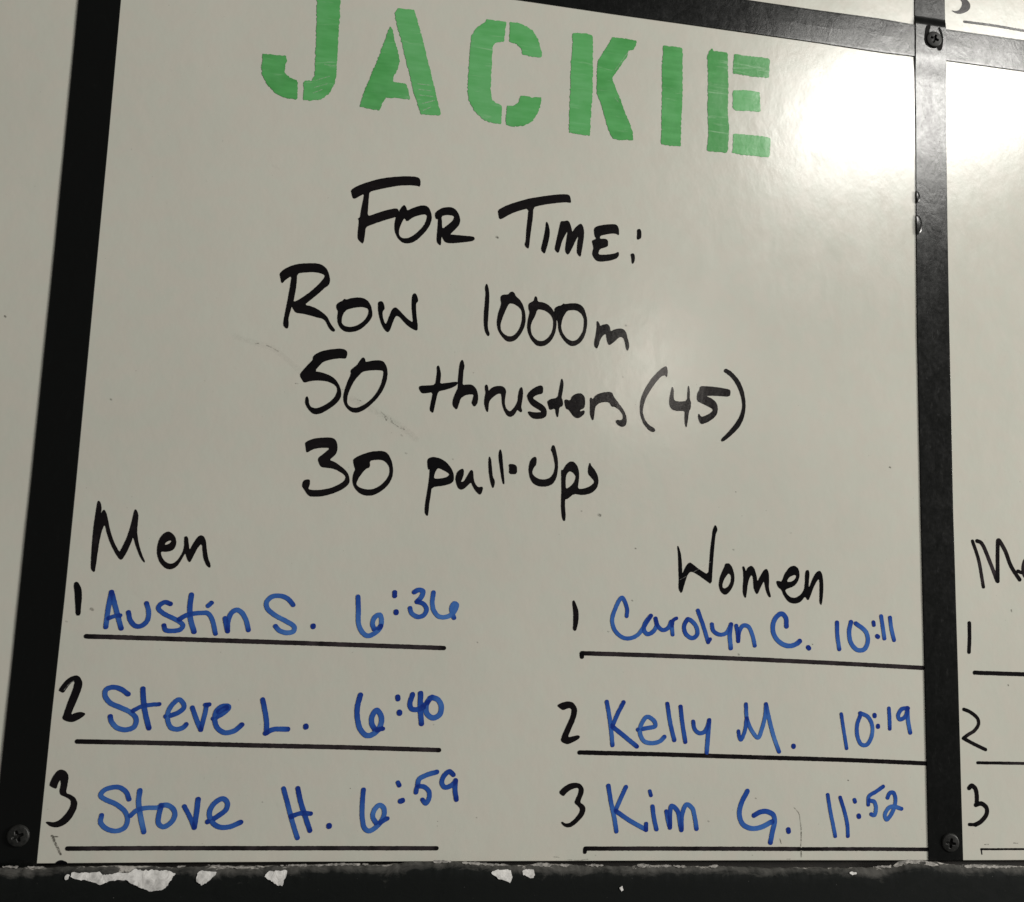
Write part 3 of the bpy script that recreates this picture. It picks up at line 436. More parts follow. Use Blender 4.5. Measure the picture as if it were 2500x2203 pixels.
  ('S',0.34,0.3,[32.20,206.75,32.48,206.63]),
  ('S',0.38,0.3,[71.67,288.45,71.97,288.32]),
 ]),
 ('smudge', 'small dark speck near the photo edge', 'left', 'smudge', [
  ('S',0.73,0.7,[-48.51,319.38,-47.99,318.91]),
 ]),
 ('smudge', 'small dark specks low on the right board', 'right', 'smudge', [
  ('S',0.75,0.6,[627.09,167.59,627.38,166.75]),
  ('S',0.59,0.6,[622.95,116.38,623.24,115.84]),
 ]),
]
PANEL_FOOT = [0.00,0.00,47.61,0.29,123.21,0.50,278.09,0.47,446.82,0.45,561.46,0.10,586.71,0.02,662.48,0.06]
LEFT_IN = [0.51,555.77,0.58,532.96,1.21,435.68,1.38,368.51,1.82,214.83,1.66,153.73,0.78,82.55,0.48,0.36,0.50,-2.56]
LEFT_OUT = [-25.05,551.80,-24.98,529.16,-24.33,432.59,-23.85,365.95,-23.60,225.70,-23.72,188.90,-23.73,117.10,-23.97,47.58,-23.77,-2.45]
RIGHT_IN = [560.77,642.79,560.65,616.29,560.03,570.47,559.91,519.10,558.93,440.63,558.37,364.44,558.92,232.70,559.76,120.92,560.48,0.20]
RIGHT_OUT = [585.48,646.63,585.59,620.00,585.26,573.94,584.46,522.16,583.88,443.27,583.64,366.63,583.72,234.04,584.78,121.59,585.67,0.12]
TOP_LOW = [157.14,572.21,270.20,572.17,330.59,571.67,388.12,571.71,483.31,571.66,532.35,571.08,560.37,571.58,586.05,571.86,650.01,572.01,720.03,571.73]
TOP_UP = [155.82,595.42,269.33,596.16,340.49,596.82,429.76,597.28,483.38,597.32,532.67,597.90,560.80,597.07,586.61,597.16,650.86,597.47,721.24,597.78]
RAIL_TOP = [-59.77,-0.39,-17.06,-0.35,4.73,-0.67,26.72,-0.09,53.53,0.09,78.56,-0.76,99.20,-0.16,123.65,-0.26,150.79,0.09,177.14,0.46,196.59,-0.09,213.67,1.73,238.47,1.89,251.03,1.37,263.69,0.37,276.44,-0.81,286.65,-0.44,296.91,0.24,315.06,-0.55,336.00,-1.05,351.86,-1.18,359.82,-0.38,373.19,-0.78,394.79,-1.61,409.76,-1.35,442.86,-2.56,477.93,-2.71,515.08,-2.87,531.03,-1.84,535.42,-0.39,539.82,0.75,553.02,1.35,561.86,0.54,567.75,-0.51,579.62,-1.59,591.59,-1.12,600.61,-0.89,621.76,-2.20,686.65,-2.81]
CHIPS = [
  [21.58,-2.78,26.62,-2.67,30.65,-2.49,36.72,-2.17,38.89,-3.69,44.27,-3.03,47.67,-2.91,51.78,-2.93,55.06,-1.24,59.89,-1.60,66.79,-1.64,73.71,-1.67,78.36,-3.41,76.52,-6.50,75.01,-9.24,72.47,-11.97,65.63,-12.60,59.99,-10.85,56.41,-9.11,52.10,-6.70,47.97,-6.33,42.59,-7.11,37.99,-8.85,36.58,-8.16,31.02,-6.56,26.94,-6.20,23.51,-5.50,21.40,-4.47],
  [90.53,-3.13,92.54,-1.90,101.72,-2.49,101.12,-3.88,96.51,-8.01,93.83,-9.51,90.88,-7.63],
  [18.33,-3.98,19.59,-3.11,21.31,-3.46,20.48,-5.48,19.00,-6.15],
  [128.77,-5.07,131.08,-2.29,141.83,-1.99,140.98,-5.49,139.51,-10.39,136.60,-9.67,132.11,-6.84],
  [262.91,-3.65,266.32,-2.21,275.60,-2.26,276.35,-5.54,275.11,-9.53,269.63,-7.68,265.70,-5.84],
  [282.51,-2.65,289.89,-1.96,290.39,-4.88,288.51,-7.06,286.93,-6.33,282.98,-4.85],
  [343.25,-12.56,345.64,-11.84,346.50,-14.07,345.32,-15.17],
  [498.53,-5.22,500.72,-4.61,502.90,-5.01,502.45,-6.16,499.83,-6.15],
  [-16.31,0.37,-12.40,0.76,-7.86,0.33,-8.42,-0.74,-12.29,-0.32,-16.21,-0.71],
  [-3.09,0.31,3.56,0.28,6.60,-0.13,2.33,-0.79,-2.00,-0.64],
  [78.41,0.24,83.96,0.50,83.34,-0.47,79.19,-0.73],
  [95.85,0.66,102.18,0.63,110.72,-0.17,117.82,-0.20,117.88,-1.04,110.07,-1.00,102.26,-0.41],
  [137.34,0.49,145.25,0.81,158.30,0.76,174.33,1.40,189.09,1.13,188.39,0.50,174.40,0.34,158.34,-0.02,145.30,-0.04,138.10,-0.08],
  [227.53,2.79,233.96,2.98,239.14,2.61,238.96,1.60,234.03,1.40,228.73,1.34],
  [245.42,1.86,253.84,1.98,263.11,0.85,274.73,0.30,273.98,-0.43,263.15,-0.09,253.89,0.67,246.23,0.99],
  [287.48,-0.12,292.91,1.11,299.18,1.38,301.74,-0.18,297.68,-0.89,291.41,-0.65],
  [303.15,0.19,309.45,0.53,315.01,-0.23,310.28,-0.73],
  [322.94,0.11,330.90,0.37,336.13,-0.54,330.94,-1.03,324.56,-0.78],
  [355.85,0.13,361.51,0.48,364.63,-0.65,360.74,-1.53,356.68,-1.22],
  [370.48,-0.30,375.38,-0.10,378.67,-1.01,373.77,-1.59],
  [380.14,-0.49,387.70,-0.75,386.89,-1.80,381.14,-1.62],
  [400.92,-1.10,408.39,-0.38,411.73,-1.15,407.57,-1.89],
  [514.75,-1.89,524.45,-1.31,528.87,-1.09,528.41,-2.26,519.14,-2.68],
  [529.93,-1.33,536.01,1.77,541.36,2.38,550.29,2.11,557.44,0.76,563.70,-0.84,557.40,-1.21,549.36,0.00,541.32,0.19,535.96,-1.12,531.95,-2.27],
  [579.97,-1.53,589.09,-0.78,604.64,-1.40,622.17,-1.87,622.14,-2.66,604.60,-2.75,589.05,-2.36,581.76,-2.65],
]
SCREWS = [(-10.97, 15.55, 22), (575.79, 11.62, -7), (574.6, 586.22, -20)]
BLISTERS = [(558.94, 441.25, 4.6, 7.6), (559.18, 462.37, 3.0, 4.6)]
CAM_LOC = (0.14178, -0.68939, 0.1541)
CAM_ROWS = [[0.9818756, -0.1856464, 0.0381544], [0.0640591, 0.1356088, -0.9886894], [0.1783725, 0.9732141, 0.1450433]]
F_RATIO = 1.060906
KEY_LOC = (1.3508, -1.3185, 1.2535)
KEY_AIM = (0.5569, 0.0, 0.5316)
GLOW_LOC = (1.0839, -2.2274, 0.8481)
GLOW_AIM = (0.3645, 0.0, 0.3181)

# ---------------------------------------------------------------- camera, world, lamps, exposure
scene = bpy.context.scene
col = scene.collection
cam_data = bpy.data.cameras.new('camera')
cam = bpy.data.objects.new('camera', cam_data)
col.objects.link(cam)
right, down, fwd = [Vector(r) for r in CAM_ROWS]
rot = Matrix((right, -down, -fwd)).transposed()
cam.matrix_world = Matrix.Translation(Vector(CAM_LOC)) @ rot.to_4x4()
cam_data.sensor_width = 36.0
cam_data.lens = 36.0 * F_RATIO
cam_data.clip_start = 0.02
cam_data.clip_end = 50
scene.camera = cam

world = bpy.data.worlds.new('World')
scene.world = world
world.use_nodes = True
bg = world.node_tree.nodes['Background']
bg.inputs[0].default_value = (1.0, 0.98, 0.94, 1)
bg.inputs[1].default_value = 0.055

def lamp(name, loc, aim, power, size, colour):
    d = bpy.data.lights.new(name, 'AREA')
    d.shape = 'RECTANGLE'; d.size = size[0]; d.size_y = size[1]; d.energy = power; d.color = colour
    o = bpy.data.objects.new(name, d); col.objects.link(o)
    o.location = loc
    o.rotation_euler = (Vector(aim) - Vector(loc)).to_track_quat('-Z', 'Y').to_euler()
    return o
lamp('ceiling_or_fill_lamp', KEY_LOC, KEY_AIM, 10.3, (0.48, 0.20), (1.0, 0.98, 0.93))
lamp('ceiling_or_fill_lamp', GLOW_LOC, GLOW_AIM, 1.1, (0.10, 0.24), (1.0, 0.93, 0.84))
lamp('ceiling_or_fill_lamp', (4.35, -1.9, 0.9), (0.3, 0.0, 0.15), 178.0, (1.1, 0.8), (1.0, 0.97, 0.91))  # no fixture: unseen fill lamp added far right to brighten the lower board

scene.view_settings.view_transform = 'Standard'
scene.view_settings.look = 'None'
scene.view_settings.exposure = 0.07
scene.view_settings.gamma = 1.0
scene.render.engine = 'CYCLES'

# ---------------------------------------------------------------- helpers
MM = 0.001
random.seed(7)
rng = np.random.default_rng(11)
TABLE = rng.random((256, 256))

def noise(x, z, scale, seed=0):
    """smooth value noise in -1..1 on arrays of millimetres"""
    u = x / scale + seed * 17.13 + 1000.0; v = z / scale + seed * 9.71 + 1000.0
    i = np.floor(u).astype(int); j = np.floor(v).astype(int)
    f = u - i; g = v - j
    f = f * f * (3 - 2 * f); g = g * g * (3 - 2 * g)
    a = TABLE[i & 255, j & 255]; b = TABLE[(i + 1) & 255, j & 255]
    c = TABLE[i & 255, (j + 1) & 255]; d = TABLE[(i + 1) & 255, (j + 1) & 255]
    return ((a * (1 - f) + b * f) * (1 - g) + (c * (1 - f) + d * f) * g) * 2 - 1

def pairs(flat):
    return np.array(flat, float).reshape(-1, 2)

def link(name, mesh, mat, parent=None, label=None, kind=None):
    o = bpy.data.objects.new(name, mesh)
    col.objects.link(o)
    if mat: mesh.materials.append(mat)
    if parent: o.parent = parent
    if label: o['label'] = label
    if kind: o['kind'] = kind
    return o

def thing(name, label, cat, group=None):
    o = bpy.data.objects.new(name, None)
    o.empty_display_size = 0.05
    col.objects.link(o)
    o['label'] = label; o['category'] = cat; o['kind'] = 'thing'
    if group: o['group'] = group
    return o

def mesh_from(name, verts, faces, smooth=False):
    m = bpy.data.meshes.new(name)
    m.from_pydata([tuple(v) for v in verts], [], faces)
    if smooth: m.polygons.foreach_set('use_smooth', [True] * len(m.polygons))
    m.update()
    return m

def prism(name, pts, y0, y1, bevel=0.0):
    """a plate with outline pts (x, z in mm, counter-clockwise seen from the front), front at y0, back at y1 (metres),
       front edge eased by bevel (mm)"""
    p = pairs(pts) if not isinstance(pts, np.ndarray) else pts
    area = 0.5 * np.sum(p[:, 0] * np.roll(p[:, 1], -1) - np.roll(p[:, 0], -1) * p[:, 1])
    if area < 0: p = p[::-1]
    n = len(p)
    prev = np.roll(p, 1, 0); nxt = np.roll(p, -1, 0)
    e1 = p - prev; e2 = nxt - p
    n1 = np.stack([-e1[:, 1], e1[:, 0]], 1); n1 /= np.linalg.norm(n1, axis=1)[:, None] + 1e-9
    n2 = np.stack([-e2[:, 1], e2[:, 0]], 1); n2 /= np.linalg.norm(n2, axis=1)[:, None] + 1e-9
    m = n1 + n2; m /= (np.sum(m * n1, 1))[:, None] + 1e-9
    inner = p + m * bevel
    V = [(a * MM, y0, b * MM) for a, b in inner]
    V += [(a * MM, y0 + bevel * MM * 0.8, b * MM) for a, b in p]
    V += [(a * MM, y1, b * MM) for a, b in p]
    F = [list(range(n))]
    for k in range(n):
        j = (k + 1) % n
        F.append([k, n + k, n + j, j][::-1][::-1]); F.append([n + k, 2 * n + k, 2 * n + j, n + j])
    F.append(list(range(2 * n, 3 * n))[::-1])
    me = mesh_from(name, V, F)
    import bmesh
    bm = bmesh.new(); bm.from_mesh(me); bmesh.ops.recalc_face_normals(bm, faces=bm.faces); bm.to_mesh(me); bm.free()
    return me

# ---------------------------------------------------------------- materials
class NT:
    def __init__(self, name):
        self.m = bpy.data.materials.new(name); self.m.use_nodes = True
        self.t = self.m.node_tree; self.b = self.t.nodes['Principled BSDF']; self.out = self.t.nodes['Material Output']
        self.geo = self.t.nodes.new('ShaderNodeTexCoord').outputs['Object']
    def n(self, typ, **kw):
        x = self.t.nodes.new(typ)
        for k, v in kw.items():
            if k.startswith('i_'):
                x.inputs[int(k[2:]) if k[2:].isdigit() else k[2:].replace('_', ' ')].default_value = v
            else: setattr(x, k, v)
        return x
    def l(self, a, b): self.t.links.new(a, b)
    def noise(self, scale, detail=3, rough=.5, stretch=(1, 1, 1), rot=(0, 0, 0), dist=0.0):
        mp = self.n('ShaderNodeMapping'); mp.inputs['Scale'].default_value = stretch; mp.inputs['Rotation'].default_value = rot
        self.l(self.geo, mp.inputs[0])
        x = self.n('ShaderNodeTexNoise'); x.inputs['Scale'].default_value = scale; x.inputs['Detail'].default_value = detail
        x.inputs['Roughness'].default_value = rough; x.inputs['Distortion'].default_value = dist
        self.l(mp.outputs[0], x.inputs['Vector'])
        return x.outputs[0]
    def rng(self, src, a, b, c, d, clamp=True):
        x = self.n('ShaderNodeMapRange'); x.clamp = clamp
        self.l(src, x.inputs[0])
        for k, v in zip((1, 2, 3, 4), (a, b, c, d)): x.inputs[k].default_value = v
        return x.outputs[0]
    def math(self, op, a, b=None, c=None):
        x = self.n('ShaderNodeMath', operation=op)
        for k, v in enumerate((a, b, c)):
            if v is None: continue
            if isinstance(v, (int, float)): x.inputs[k].default_value = v
            else: self.l(v, x.inputs[k])
        return x.outputs[0]
    def mix(self, fac, a, b):
        x = self.n('ShaderNodeMix', data_type='RGBA')
        for k, v in ((0, fac), (6, a), (7, b)):
            if isinstance(v, (int, float)): x.inputs[k].default_value = v
            elif isinstance(v, tuple): x.inputs[k].default_value = v + (1,) if len(v) == 3 else v
            else: self.l(v, x.inputs[k])
        return x.outputs[2]
    def ramp(self, src, stops):
        x = self.n('ShaderNodeValToRGB'); e = x.color_ramp.elements
        while len(e) < len(stops): e.new(0.5)
        for k, (p, c) in enumerate(stops): e[k].position = p; e[k].color = c + (1,)
        self.l(src, x.inputs[0]); return x.outputs[0]
    def attr(self, name):
        return self.n('ShaderNodeAttribute', attribute_name=name).outputs['Fac']
    def bump(self, h, dist, strength=1.0, normal=None):
        x = self.n('ShaderNodeBump'); x.inputs['Strength'].default_value = strength; x.inputs['Distance'].default_value = dist
        self.l(h, x.inputs['Height'])
        if normal: self.l(normal, x.inputs['Normal'])
        return x.outputs[0]
    def set(self, **kw):
        for k, v in kw.items():
            i = self.b.inputs[k.replace('_', ' ')]
            if isinstance(v, (int, float)): i.default_value = v
            elif isinstance(v, tuple): i.default_value = v + (1,) if len(v) == 3 else v
            else: self.l(v, i)

def gloss_bits(M, lo=.175, hi=.24):
    """wipe marks and faint waviness shared by the coated boards and the ink lying on them"""
    wipe = M.noise(60, 5, .68, (1, 1, .45), (0, math.radians(-52), 0), 1.0)
    haze = M.noise(9, 3, .5)
    r = M.math('ADD', M.math('MULTIPLY', wipe, .7), M.math('MULTIPLY', haze, .3))
    rough = M.rng(r, .36, .64, lo, hi)
    h1 = M.noise(34, 4, .6, (1, 1, .7), (0, math.radians(-52), 0))
    h2 = M.noise(220, 2, .6)
    nrm = M.bump(h2, .000018, .6, M.bump(h1, .00035, .6))
    return rough, nrm

def board_material():
    M = NT('white_marker_board')
    big = M.noise(6, 2, .5); mott = M.noise(110, 3, .6); chroma = M.noise(70, 2, .5, (1, 1, 1), (0, 1, 0))
    c = M.mix(M.rng(big, .35, .65, 0, 1), (.638, .642, .565), (.672, .675, .595))
    c = M.mix(M.rng(chroma, .4, .6, 0, 1), c, M.mix(.16, c, (.76, .61, .55)))
    c = M.mix(M.rng(mott, .35, .65, 0, .05), c, (.5, .52, .46))
    grime = M.noise(45, 6, .7, (1, 1, 1), (0, .4, 0), 1.2)
    c = M.mix(M.rng(grime, .66, .80, 0, .16), c, (.33, .31, .28))
    speck = M.noise(420, 1, .5)
    c = M.mix(M.rng(speck, .77, .81, 0, .35), c, (.30, .28, .25))
    rough, nrm = gloss_bits(M)
    M.set(Base_Color=c, Roughness=rough, Normal=nrm, IOR=1.6)
    return M.m

def ink_material(name, stops, lo, hi, streak=.25, stretch=(1, 1, 1), scale=180, rough=(.165, .235), dens_w=1.0, ior=1.5, patchy=False):
    M = NT(name)
    d = M.attr('dens')
    s = M.noise(scale, 4, .65, stretch)
    t = M.math('ADD', M.math('MULTIPLY', d, dens_w), M.math('MULTIPLY', M.math('SUBTRACT', s, .5), streak * 2))
    c = M.ramp(M.rng(t, lo, hi, 0, 1), stops)
    if patchy:
        w = M.noise(95, 5, .7, (.25, 1, 2.2), (0, .25, 0), .8)
        c = M.mix(M.rng(w, .60, .72, 0, .55), c, (.42, .66, .42))
        c = M.mix(M.rng(M.noise(30, 3, .6), .45, .7, 0, .35), c, (.20, .52, .23))
    r, nrm = gloss_bits(M, *rough)
    M.set(Base_Color=c, Roughness=r, Normal=nrm, IOR=ior)
    return M.m

def veil_material(name, colour):
    M = NT(name)
    a = M.math('MULTIPLY', M.attr('dens'), M.rng(M.noise(600, 3, .7), .38, .6, .15, 1))
    r, nrm = gloss_bits(M)
    M.set(Base_Color=colour, Roughness=r, Normal=nrm)
    M.set(Alpha=a)
    return M.m

def strip_material():
    M = NT('black_plastic_strip')
    n1 = M.noise(90, 5, .65, (1, 1, .6), (0, .6, 0), .8); n2 = M.noise(330, 4, .7)
    dust = M.noise(160, 6, .75, (1, 1, .4), (0, -.5, 0), 1.0)
    c = M.mix(M.rng(dust, .58, .74, 0, .05), (.0040, .0045, .0042), (.05, .05, .046))
    r = M.rng(M.math('ADD', M.math('MULTIPLY', n1, .5), M.math('MULTIPLY', n2, .5)), .34, .66, .165, .255)
    fleck = M.noise(240, 3, .6, (1.6, 1, .6), (0, .5, 0), .5)
    r = M.math('ADD', r, M.rng(fleck, .60, .70, 0, .05))
    scr = M.n('ShaderNodeTexVoronoi', feature='DISTANCE_TO_EDGE'); scr.inputs['Scale'].default_value = 46
    mp = M.n('ShaderNodeMapping'); mp.inputs['Scale'].default_value = (1, 1, .35); mp.inputs['Rotation'].default_value = (0, .5, 0)
    M.l(M.geo, mp.inputs[0]); M.l(mp.outputs[0], scr.inputs['Vector'])
    crack = M.rng(scr.outputs['Distance'], 0, .012, 0, 1)
    nrm = M.bump(n2, .00004, .5, M.bump(n1, .00022, .5))
    M.set(Base_Color=c, Roughness=r, Normal=nrm, IOR=1.48)
    return M.m

def screw_material():
    M = NT('black_oxide_screw')
    n1 = M.noise(500, 4, .7)
    c = M.mix(M.rng(n1, .35, .7, 0, 1), (.010, .0105, .010), (.034, .034, .032))
    M.set(Base_Color=c, Roughness=.45, Normal=M.bump(n1, .0001, .5), IOR=1.4)
    return M.m

def rail_material():
    M = NT('worn_black_paint')
    d = M.attr('wear')
    n1 = M.noise(140, 6, .72, (.6, 1, 1), (0, 0, 0), .8); n2 = M.noise(700, 4, .7); n3 = M.noise(28, 4, .6)
    c = M.mix(M.rng(n1, .35, .75, 0, .6), (.0045, .0058, .0054), (.009, .011, .010))
    w = M.math('ADD', d, M.math('MULTIPLY', M.math('SUBTRACT', n1, .5), 1.5))
    c = M.mix(M.rng(w, .42, .95, 0, .8), c, (.105, .102, .094))
    w2 = M.math('ADD', M.attr('lip'), M.math('ADD', M.math('MULTIPLY', M.math('SUBTRACT', n1, .5), 2.2), M.math('MULTIPLY', M.math('SUBTRACT', n3, .5), 1.6)))
    c = M.mix(M.rng(w2, .66, .84, 0, 1), c, (.46, .44, .41))
    sp = M.noise(900, 2, .5)
    c = M.mix(M.rng(sp, .76, .80, 0, .35), c, (.30, .30, .28))
    M.set(Base_Color=c, Roughness=M.rng(n1, .3, .7, .7, .9), Normal=M.bump(n2, .00012, .5, M.bump(n1, .00035, .5)), IOR=1.25)
    return M.m

def chip_material():
    M = NT('torn_white_paper')
    n1 = M.noise(180, 5, .7, (1, 1, 1), (0, .3, 0), 1.5)
    c = M.mix(M.rng(n1, .40, .62, 0, 1), (.80, .79, .77), (.60, .59, .57))
    c = M.mix(M.rng(n1, .66, .74, 0, .8), c, (.22, .215, .20))
    M.set(Base_Color=c, Roughness=.85, Normal=M.bump(n1, .0006, .6))
    return M.m

def simple(name, c1, c2, scale, rough):
    M = NT(name)
    n1 = M.noise(scale, 5, .65)
    M.set(Base_Color=M.mix(M.rng(n1, .35, .65, 0, 1), c1, c2), Roughness=rough, Normal=M.bump(n1, .0005, .5))
    return M.m

BOARD = board_material()
INKS = dict(
    black=ink_material('black_marker_ink', [(0, (.045, .036, .040)), (.35, (.010, .008, .009)), (1, (.0035, .0035, .0045))], .2, 1.0, .12, rough=(.14, .19), ior=1.38),
    matt=ink_material('dull_black_marker_ink', [(0, (.010, .009, .009)), (1, (.003, .003, .003))], .2, 1.0, .1, rough=(.5, .6), ior=1.18),
    blue=ink_material('blue_marker_ink', [(0, (.15, .33, .68)), (.33, (.055, .165, .50)), (.66, (.022, .085, .39)), (1, (.010, .035, .26))], 0, 1.0, .20, (1, 1, .8), 150),
    green=ink_material('green_marker_ink', [(0, (.28, .66, .33)), (.3, (.17, .53, .20)), (.7, (.115, .45, .135)), (1, (.08, .36, .095))], .1, .95, .24, (.10, 1, 1.5), 170, patchy=True),
    smudge=veil_material('grey_scuff', (.10, .09, .075)),
    scratch=veil_material('pale_scratch', (.75, .74, .70)),
)
STRIP = strip_material(); SCREW = screw_material(); RAIL = rail_material(); CHIP = chip_material()
WORN = simple('dusty_grey_edge', (.16, .155, .145), (.46, .44, .41), 420, .9)
WALL = simple('dark_brown_wall', (.005, .004, .003), (.012, .009, .006), 60, .8)

# ---------------------------------------------------------------- flat ink shapes
def chaikin(p, q=.22):
    a = p * (1 - q) + np.roll(p, -1, 0) * q
    b = p * q + np.roll(p, -1, 0) * (1 - q)
    return np.stack([a, b], 1).reshape(-1, 2)

def spline(p, step=0.7):
    if len(p) < 3: return p
    q = np.vstack([2 * p[0] - p[1], p, 2 * p[-1] - p[-2]])
    out = []
    for k in range(1, len(q) - 2):
        p0, p1, p2, p3 = q[k - 1:k + 3]
        def tj(ti, a, b): return ti + max(np.linalg.norm(b - a), 1e-3) ** .5
        t0 = 0; t1 = tj(t0, p0, p1); t2 = tj(t1, p1, p2); t3 = tj(t2, p2, p3)
        n = max(2, int(np.linalg.norm(p2 - p1) / step))
        t = np.linspace(t1, t2, n, endpoint=False)[:, None]
        A1 = (t1 - t) / (t1 - t0) * p0 + (t - t0) / (t1 - t0) * p1
        A2 = (t2 - t) / (t2 - t1) * p1 + (t - t1) / (t2 - t1) * p2
        A3 = (t3 - t) / (t3 - t2) * p2 + (t - t2) / (t3 - t2) * p3
        B1 = (t2 - t) / (t2 - t0) * A1 + (t - t0) / (t2 - t0) * A2
        B2 = (t3 - t) / (t3 - t1) * A2 + (t - t1) / (t3 - t1) * A3
        out.append((t2 - t) / (t2 - t1) * B1 + (t - t1) / (t2 - t1) * B2)
    out.append(p[-1:])
    return np.vstack(out)

def seg_dist(X, Z, p):
    """distance to polyline and arc length of the nearest point"""
    best = np.full(X.shape, 1e9); arc = np.zeros(X.shape); s0 = 0.0
    for a, b in zip(p[:-1], p[1:]):
        e = b - a; L2 = e @ e + 1e-12
        t = np.clip(((X - a[0]) * e[0] + (Z - a[1]) * e[1]) / L2, 0, 1)
        d = np.hypot(X - a[0] - t * e[0], Z - a[1] - t * e[1])
        L = math.sqrt(L2); m = d < best
        best = np.where(m, d, best); arc = np.where(m, s0 + t * L, arc); s0 += L
    return best, arc, s0

def poly_field(X, Z, p):
    d, _, _ = seg_dist(X, Z, np.vstack([p, p[:1]]))
    ins = np.zeros(X.shape, bool); q = np.roll(p, -1, 0)
    for (x0, z0), (x1, z1) in zip(p, q):
        if z0 == z1: continue
        c = (z0 > Z) != (z1 > Z)
        ins ^= c & (X < (x1 - x0) * (Z - z0) / (z1 - z0) + x0)
    return np.where(ins, d, -d)

def field_mesh(name, items, cell, ragged, wave, y_at, soft=False, spread=0.0, corner_q=.22):
    """one mesh in the board's plane from outlines ('P'), holes ('H') and pen strokes ('S')"""
    prep = []
    for kind, r, dens, flat in items:
        p = pairs(flat)
        if kind == 'S': p = spline(p)
        else: p = chaikin(p, corner_q); r = 0
        prep.append((kind, r, dens, p))
    allp = np.vstack([p for _, _, _, p in prep]); m = 4
    x0, z0 = allp.min(0) - m; x1, z1 = allp.max(0) + m
    nx = int((x1 - x0) / cell) + 2; nz = int((z1 - z0) / cell) + 2
    f = np.full((nx, nz), -5.0); dens = np.zeros((nx, nz)); count = np.zeros((nx, nz))
    for kind, r, dn, p in prep:
        a = np.maximum(((p.min(0) - r - 1.5 - (x0, z0)) / cell).astype(int), 0)
        b = ((p.max(0) + r + 1.5 - (x0, z0)) / cell).astype(int) + 1
        sl = (slice(a[0], b[0]), slice(a[1], b[1]))
        I, J = np.meshgrid(np.arange(a[0], min(b[0], nx)), np.arange(a[1], min(b[1], nz)), indexing='ij')
        X = x0 + I * cell; Z = z0 + J * cell
        if kind == 'S':
            d, s, L = seg_dist(X, Z, p); g = r - d
            first = random.random()
            tone = .30 + .22 * first + (.42 if L > 6 else .3) * np.exp(-s / (5 + 7 * first)) + .42 * np.exp(-(L - s) / 1.6)
            tone = tone + .12 * noise(s, s * 0 + 3, 6, int(first * 50)) + .10 * np.clip((d / max(r, .1) - .55) * 2, 0, 1)
            if soft: tone = dn * np.clip(g / max(r * .8, .1), 0, 1) ** .5
            inside = g > -.3
            dens[sl] = np.where(inside, np.maximum(dens[sl], tone), dens[sl])
            count[sl] += (g > .15)
            f[sl] = np.maximum(f[sl], g)
        else:
            g = poly_field(X, Z, p)
            if kind == 'H': f[sl] = np.minimum(f[sl], -g)
            else:
                f[sl] = np.maximum(f[sl], g)
                tone = dn * (.52 + .42 * random.random() + .10 * noise(X * .3, Z, 5, int(random.random() * 40)) + .07 * noise(X * .3, Z, 1.8, 3) + .12 * np.exp(-np.abs(g) / .35))
                dens[sl] = np.where(g > -.6, np.maximum(dens[sl], tone), dens[sl])
    if not soft: dens = np.clip(dens + .20 * np.clip(count - 1, 0, 2), 0, 1)
    I, J = np.meshgrid(np.arange(nx), np.arange(nz), indexing='ij')
    GX = x0 + I * cell; GZ = z0 + J * cell
    f = f + ragged * (noise(GX, GZ, wave, 5) * .65 + noise(GX, GZ, wave * .4, 8) * .35)
    f = f + spread
    pos = f > 0
    c4 = pos[:-1, :-1].astype(int) + pos[1:, :-1] + pos[1:, 1:] + pos[:-1, 1:]
    V = []; D = []; F = []; idx = {}
    def corner(i, j):
        k = (i, j)
        if k not in idx:
            idx[k] = len(V); x = x0 + i * cell; z = z0 + j * cell
            V.append((x * MM, y_at(x, z), z * MM)); D.append(dens[i, j])
        return idx[k]
    def cross(i, j, k, l):
        key = (i, j, k, l) if (i, j) < (k, l) else (k, l, i, j)
        if key not in idx:
            i, j, k, l = key; a, b = f[i, j], f[k, l]; t = min(max(a / (a - b), .02), .98)
            x = x0 + (i + (k - i) * t) * cell; z = z0 + (j + (l - j) * t) * cell
            idx[key] = len(V); V.append((x * MM, y_at(x, z), z * MM)); D.append(max(dens[i, j], dens[k, l]) if not soft else 0.0)
        return idx[key]
    for i, j in zip(*np.nonzero(c4)):
        i = int(i); j = int(j)
        ring = [(i, j), (i + 1, j), (i + 1, j + 1), (i, j + 1)]
        if c4[i, j] == 4: F.append([corner(*q) for q in ring]); continue
        poly = []
        for k in range(4):
            a = ring[k]; b = ring[(k + 1) % 4]
            if pos[a]: poly.append(corner(*a))
            if pos[a] != pos[b]: poly.append(cross(*a, *b))
        if len(poly) > 2: F.append(poly)
    me = mesh_from(name, V, F)
    at = me.attributes.new('dens', 'FLOAT', 'POINT'); at.data.foreach_set('value', np.array(D, dtype=np.float32))
    return me

# ---------------------------------------------------------------- the wall behind
def box(name, x0, x1, y0, y1, z0, z1):
    return prism(name, np.array([(x0, z0), (x1, z0), (x1, z1), (x0, z1)], float), y0, y1, 0)
link('wall', box('wall', -400, 1000, .0045, .03, -350, 1000), WALL, kind='structure')

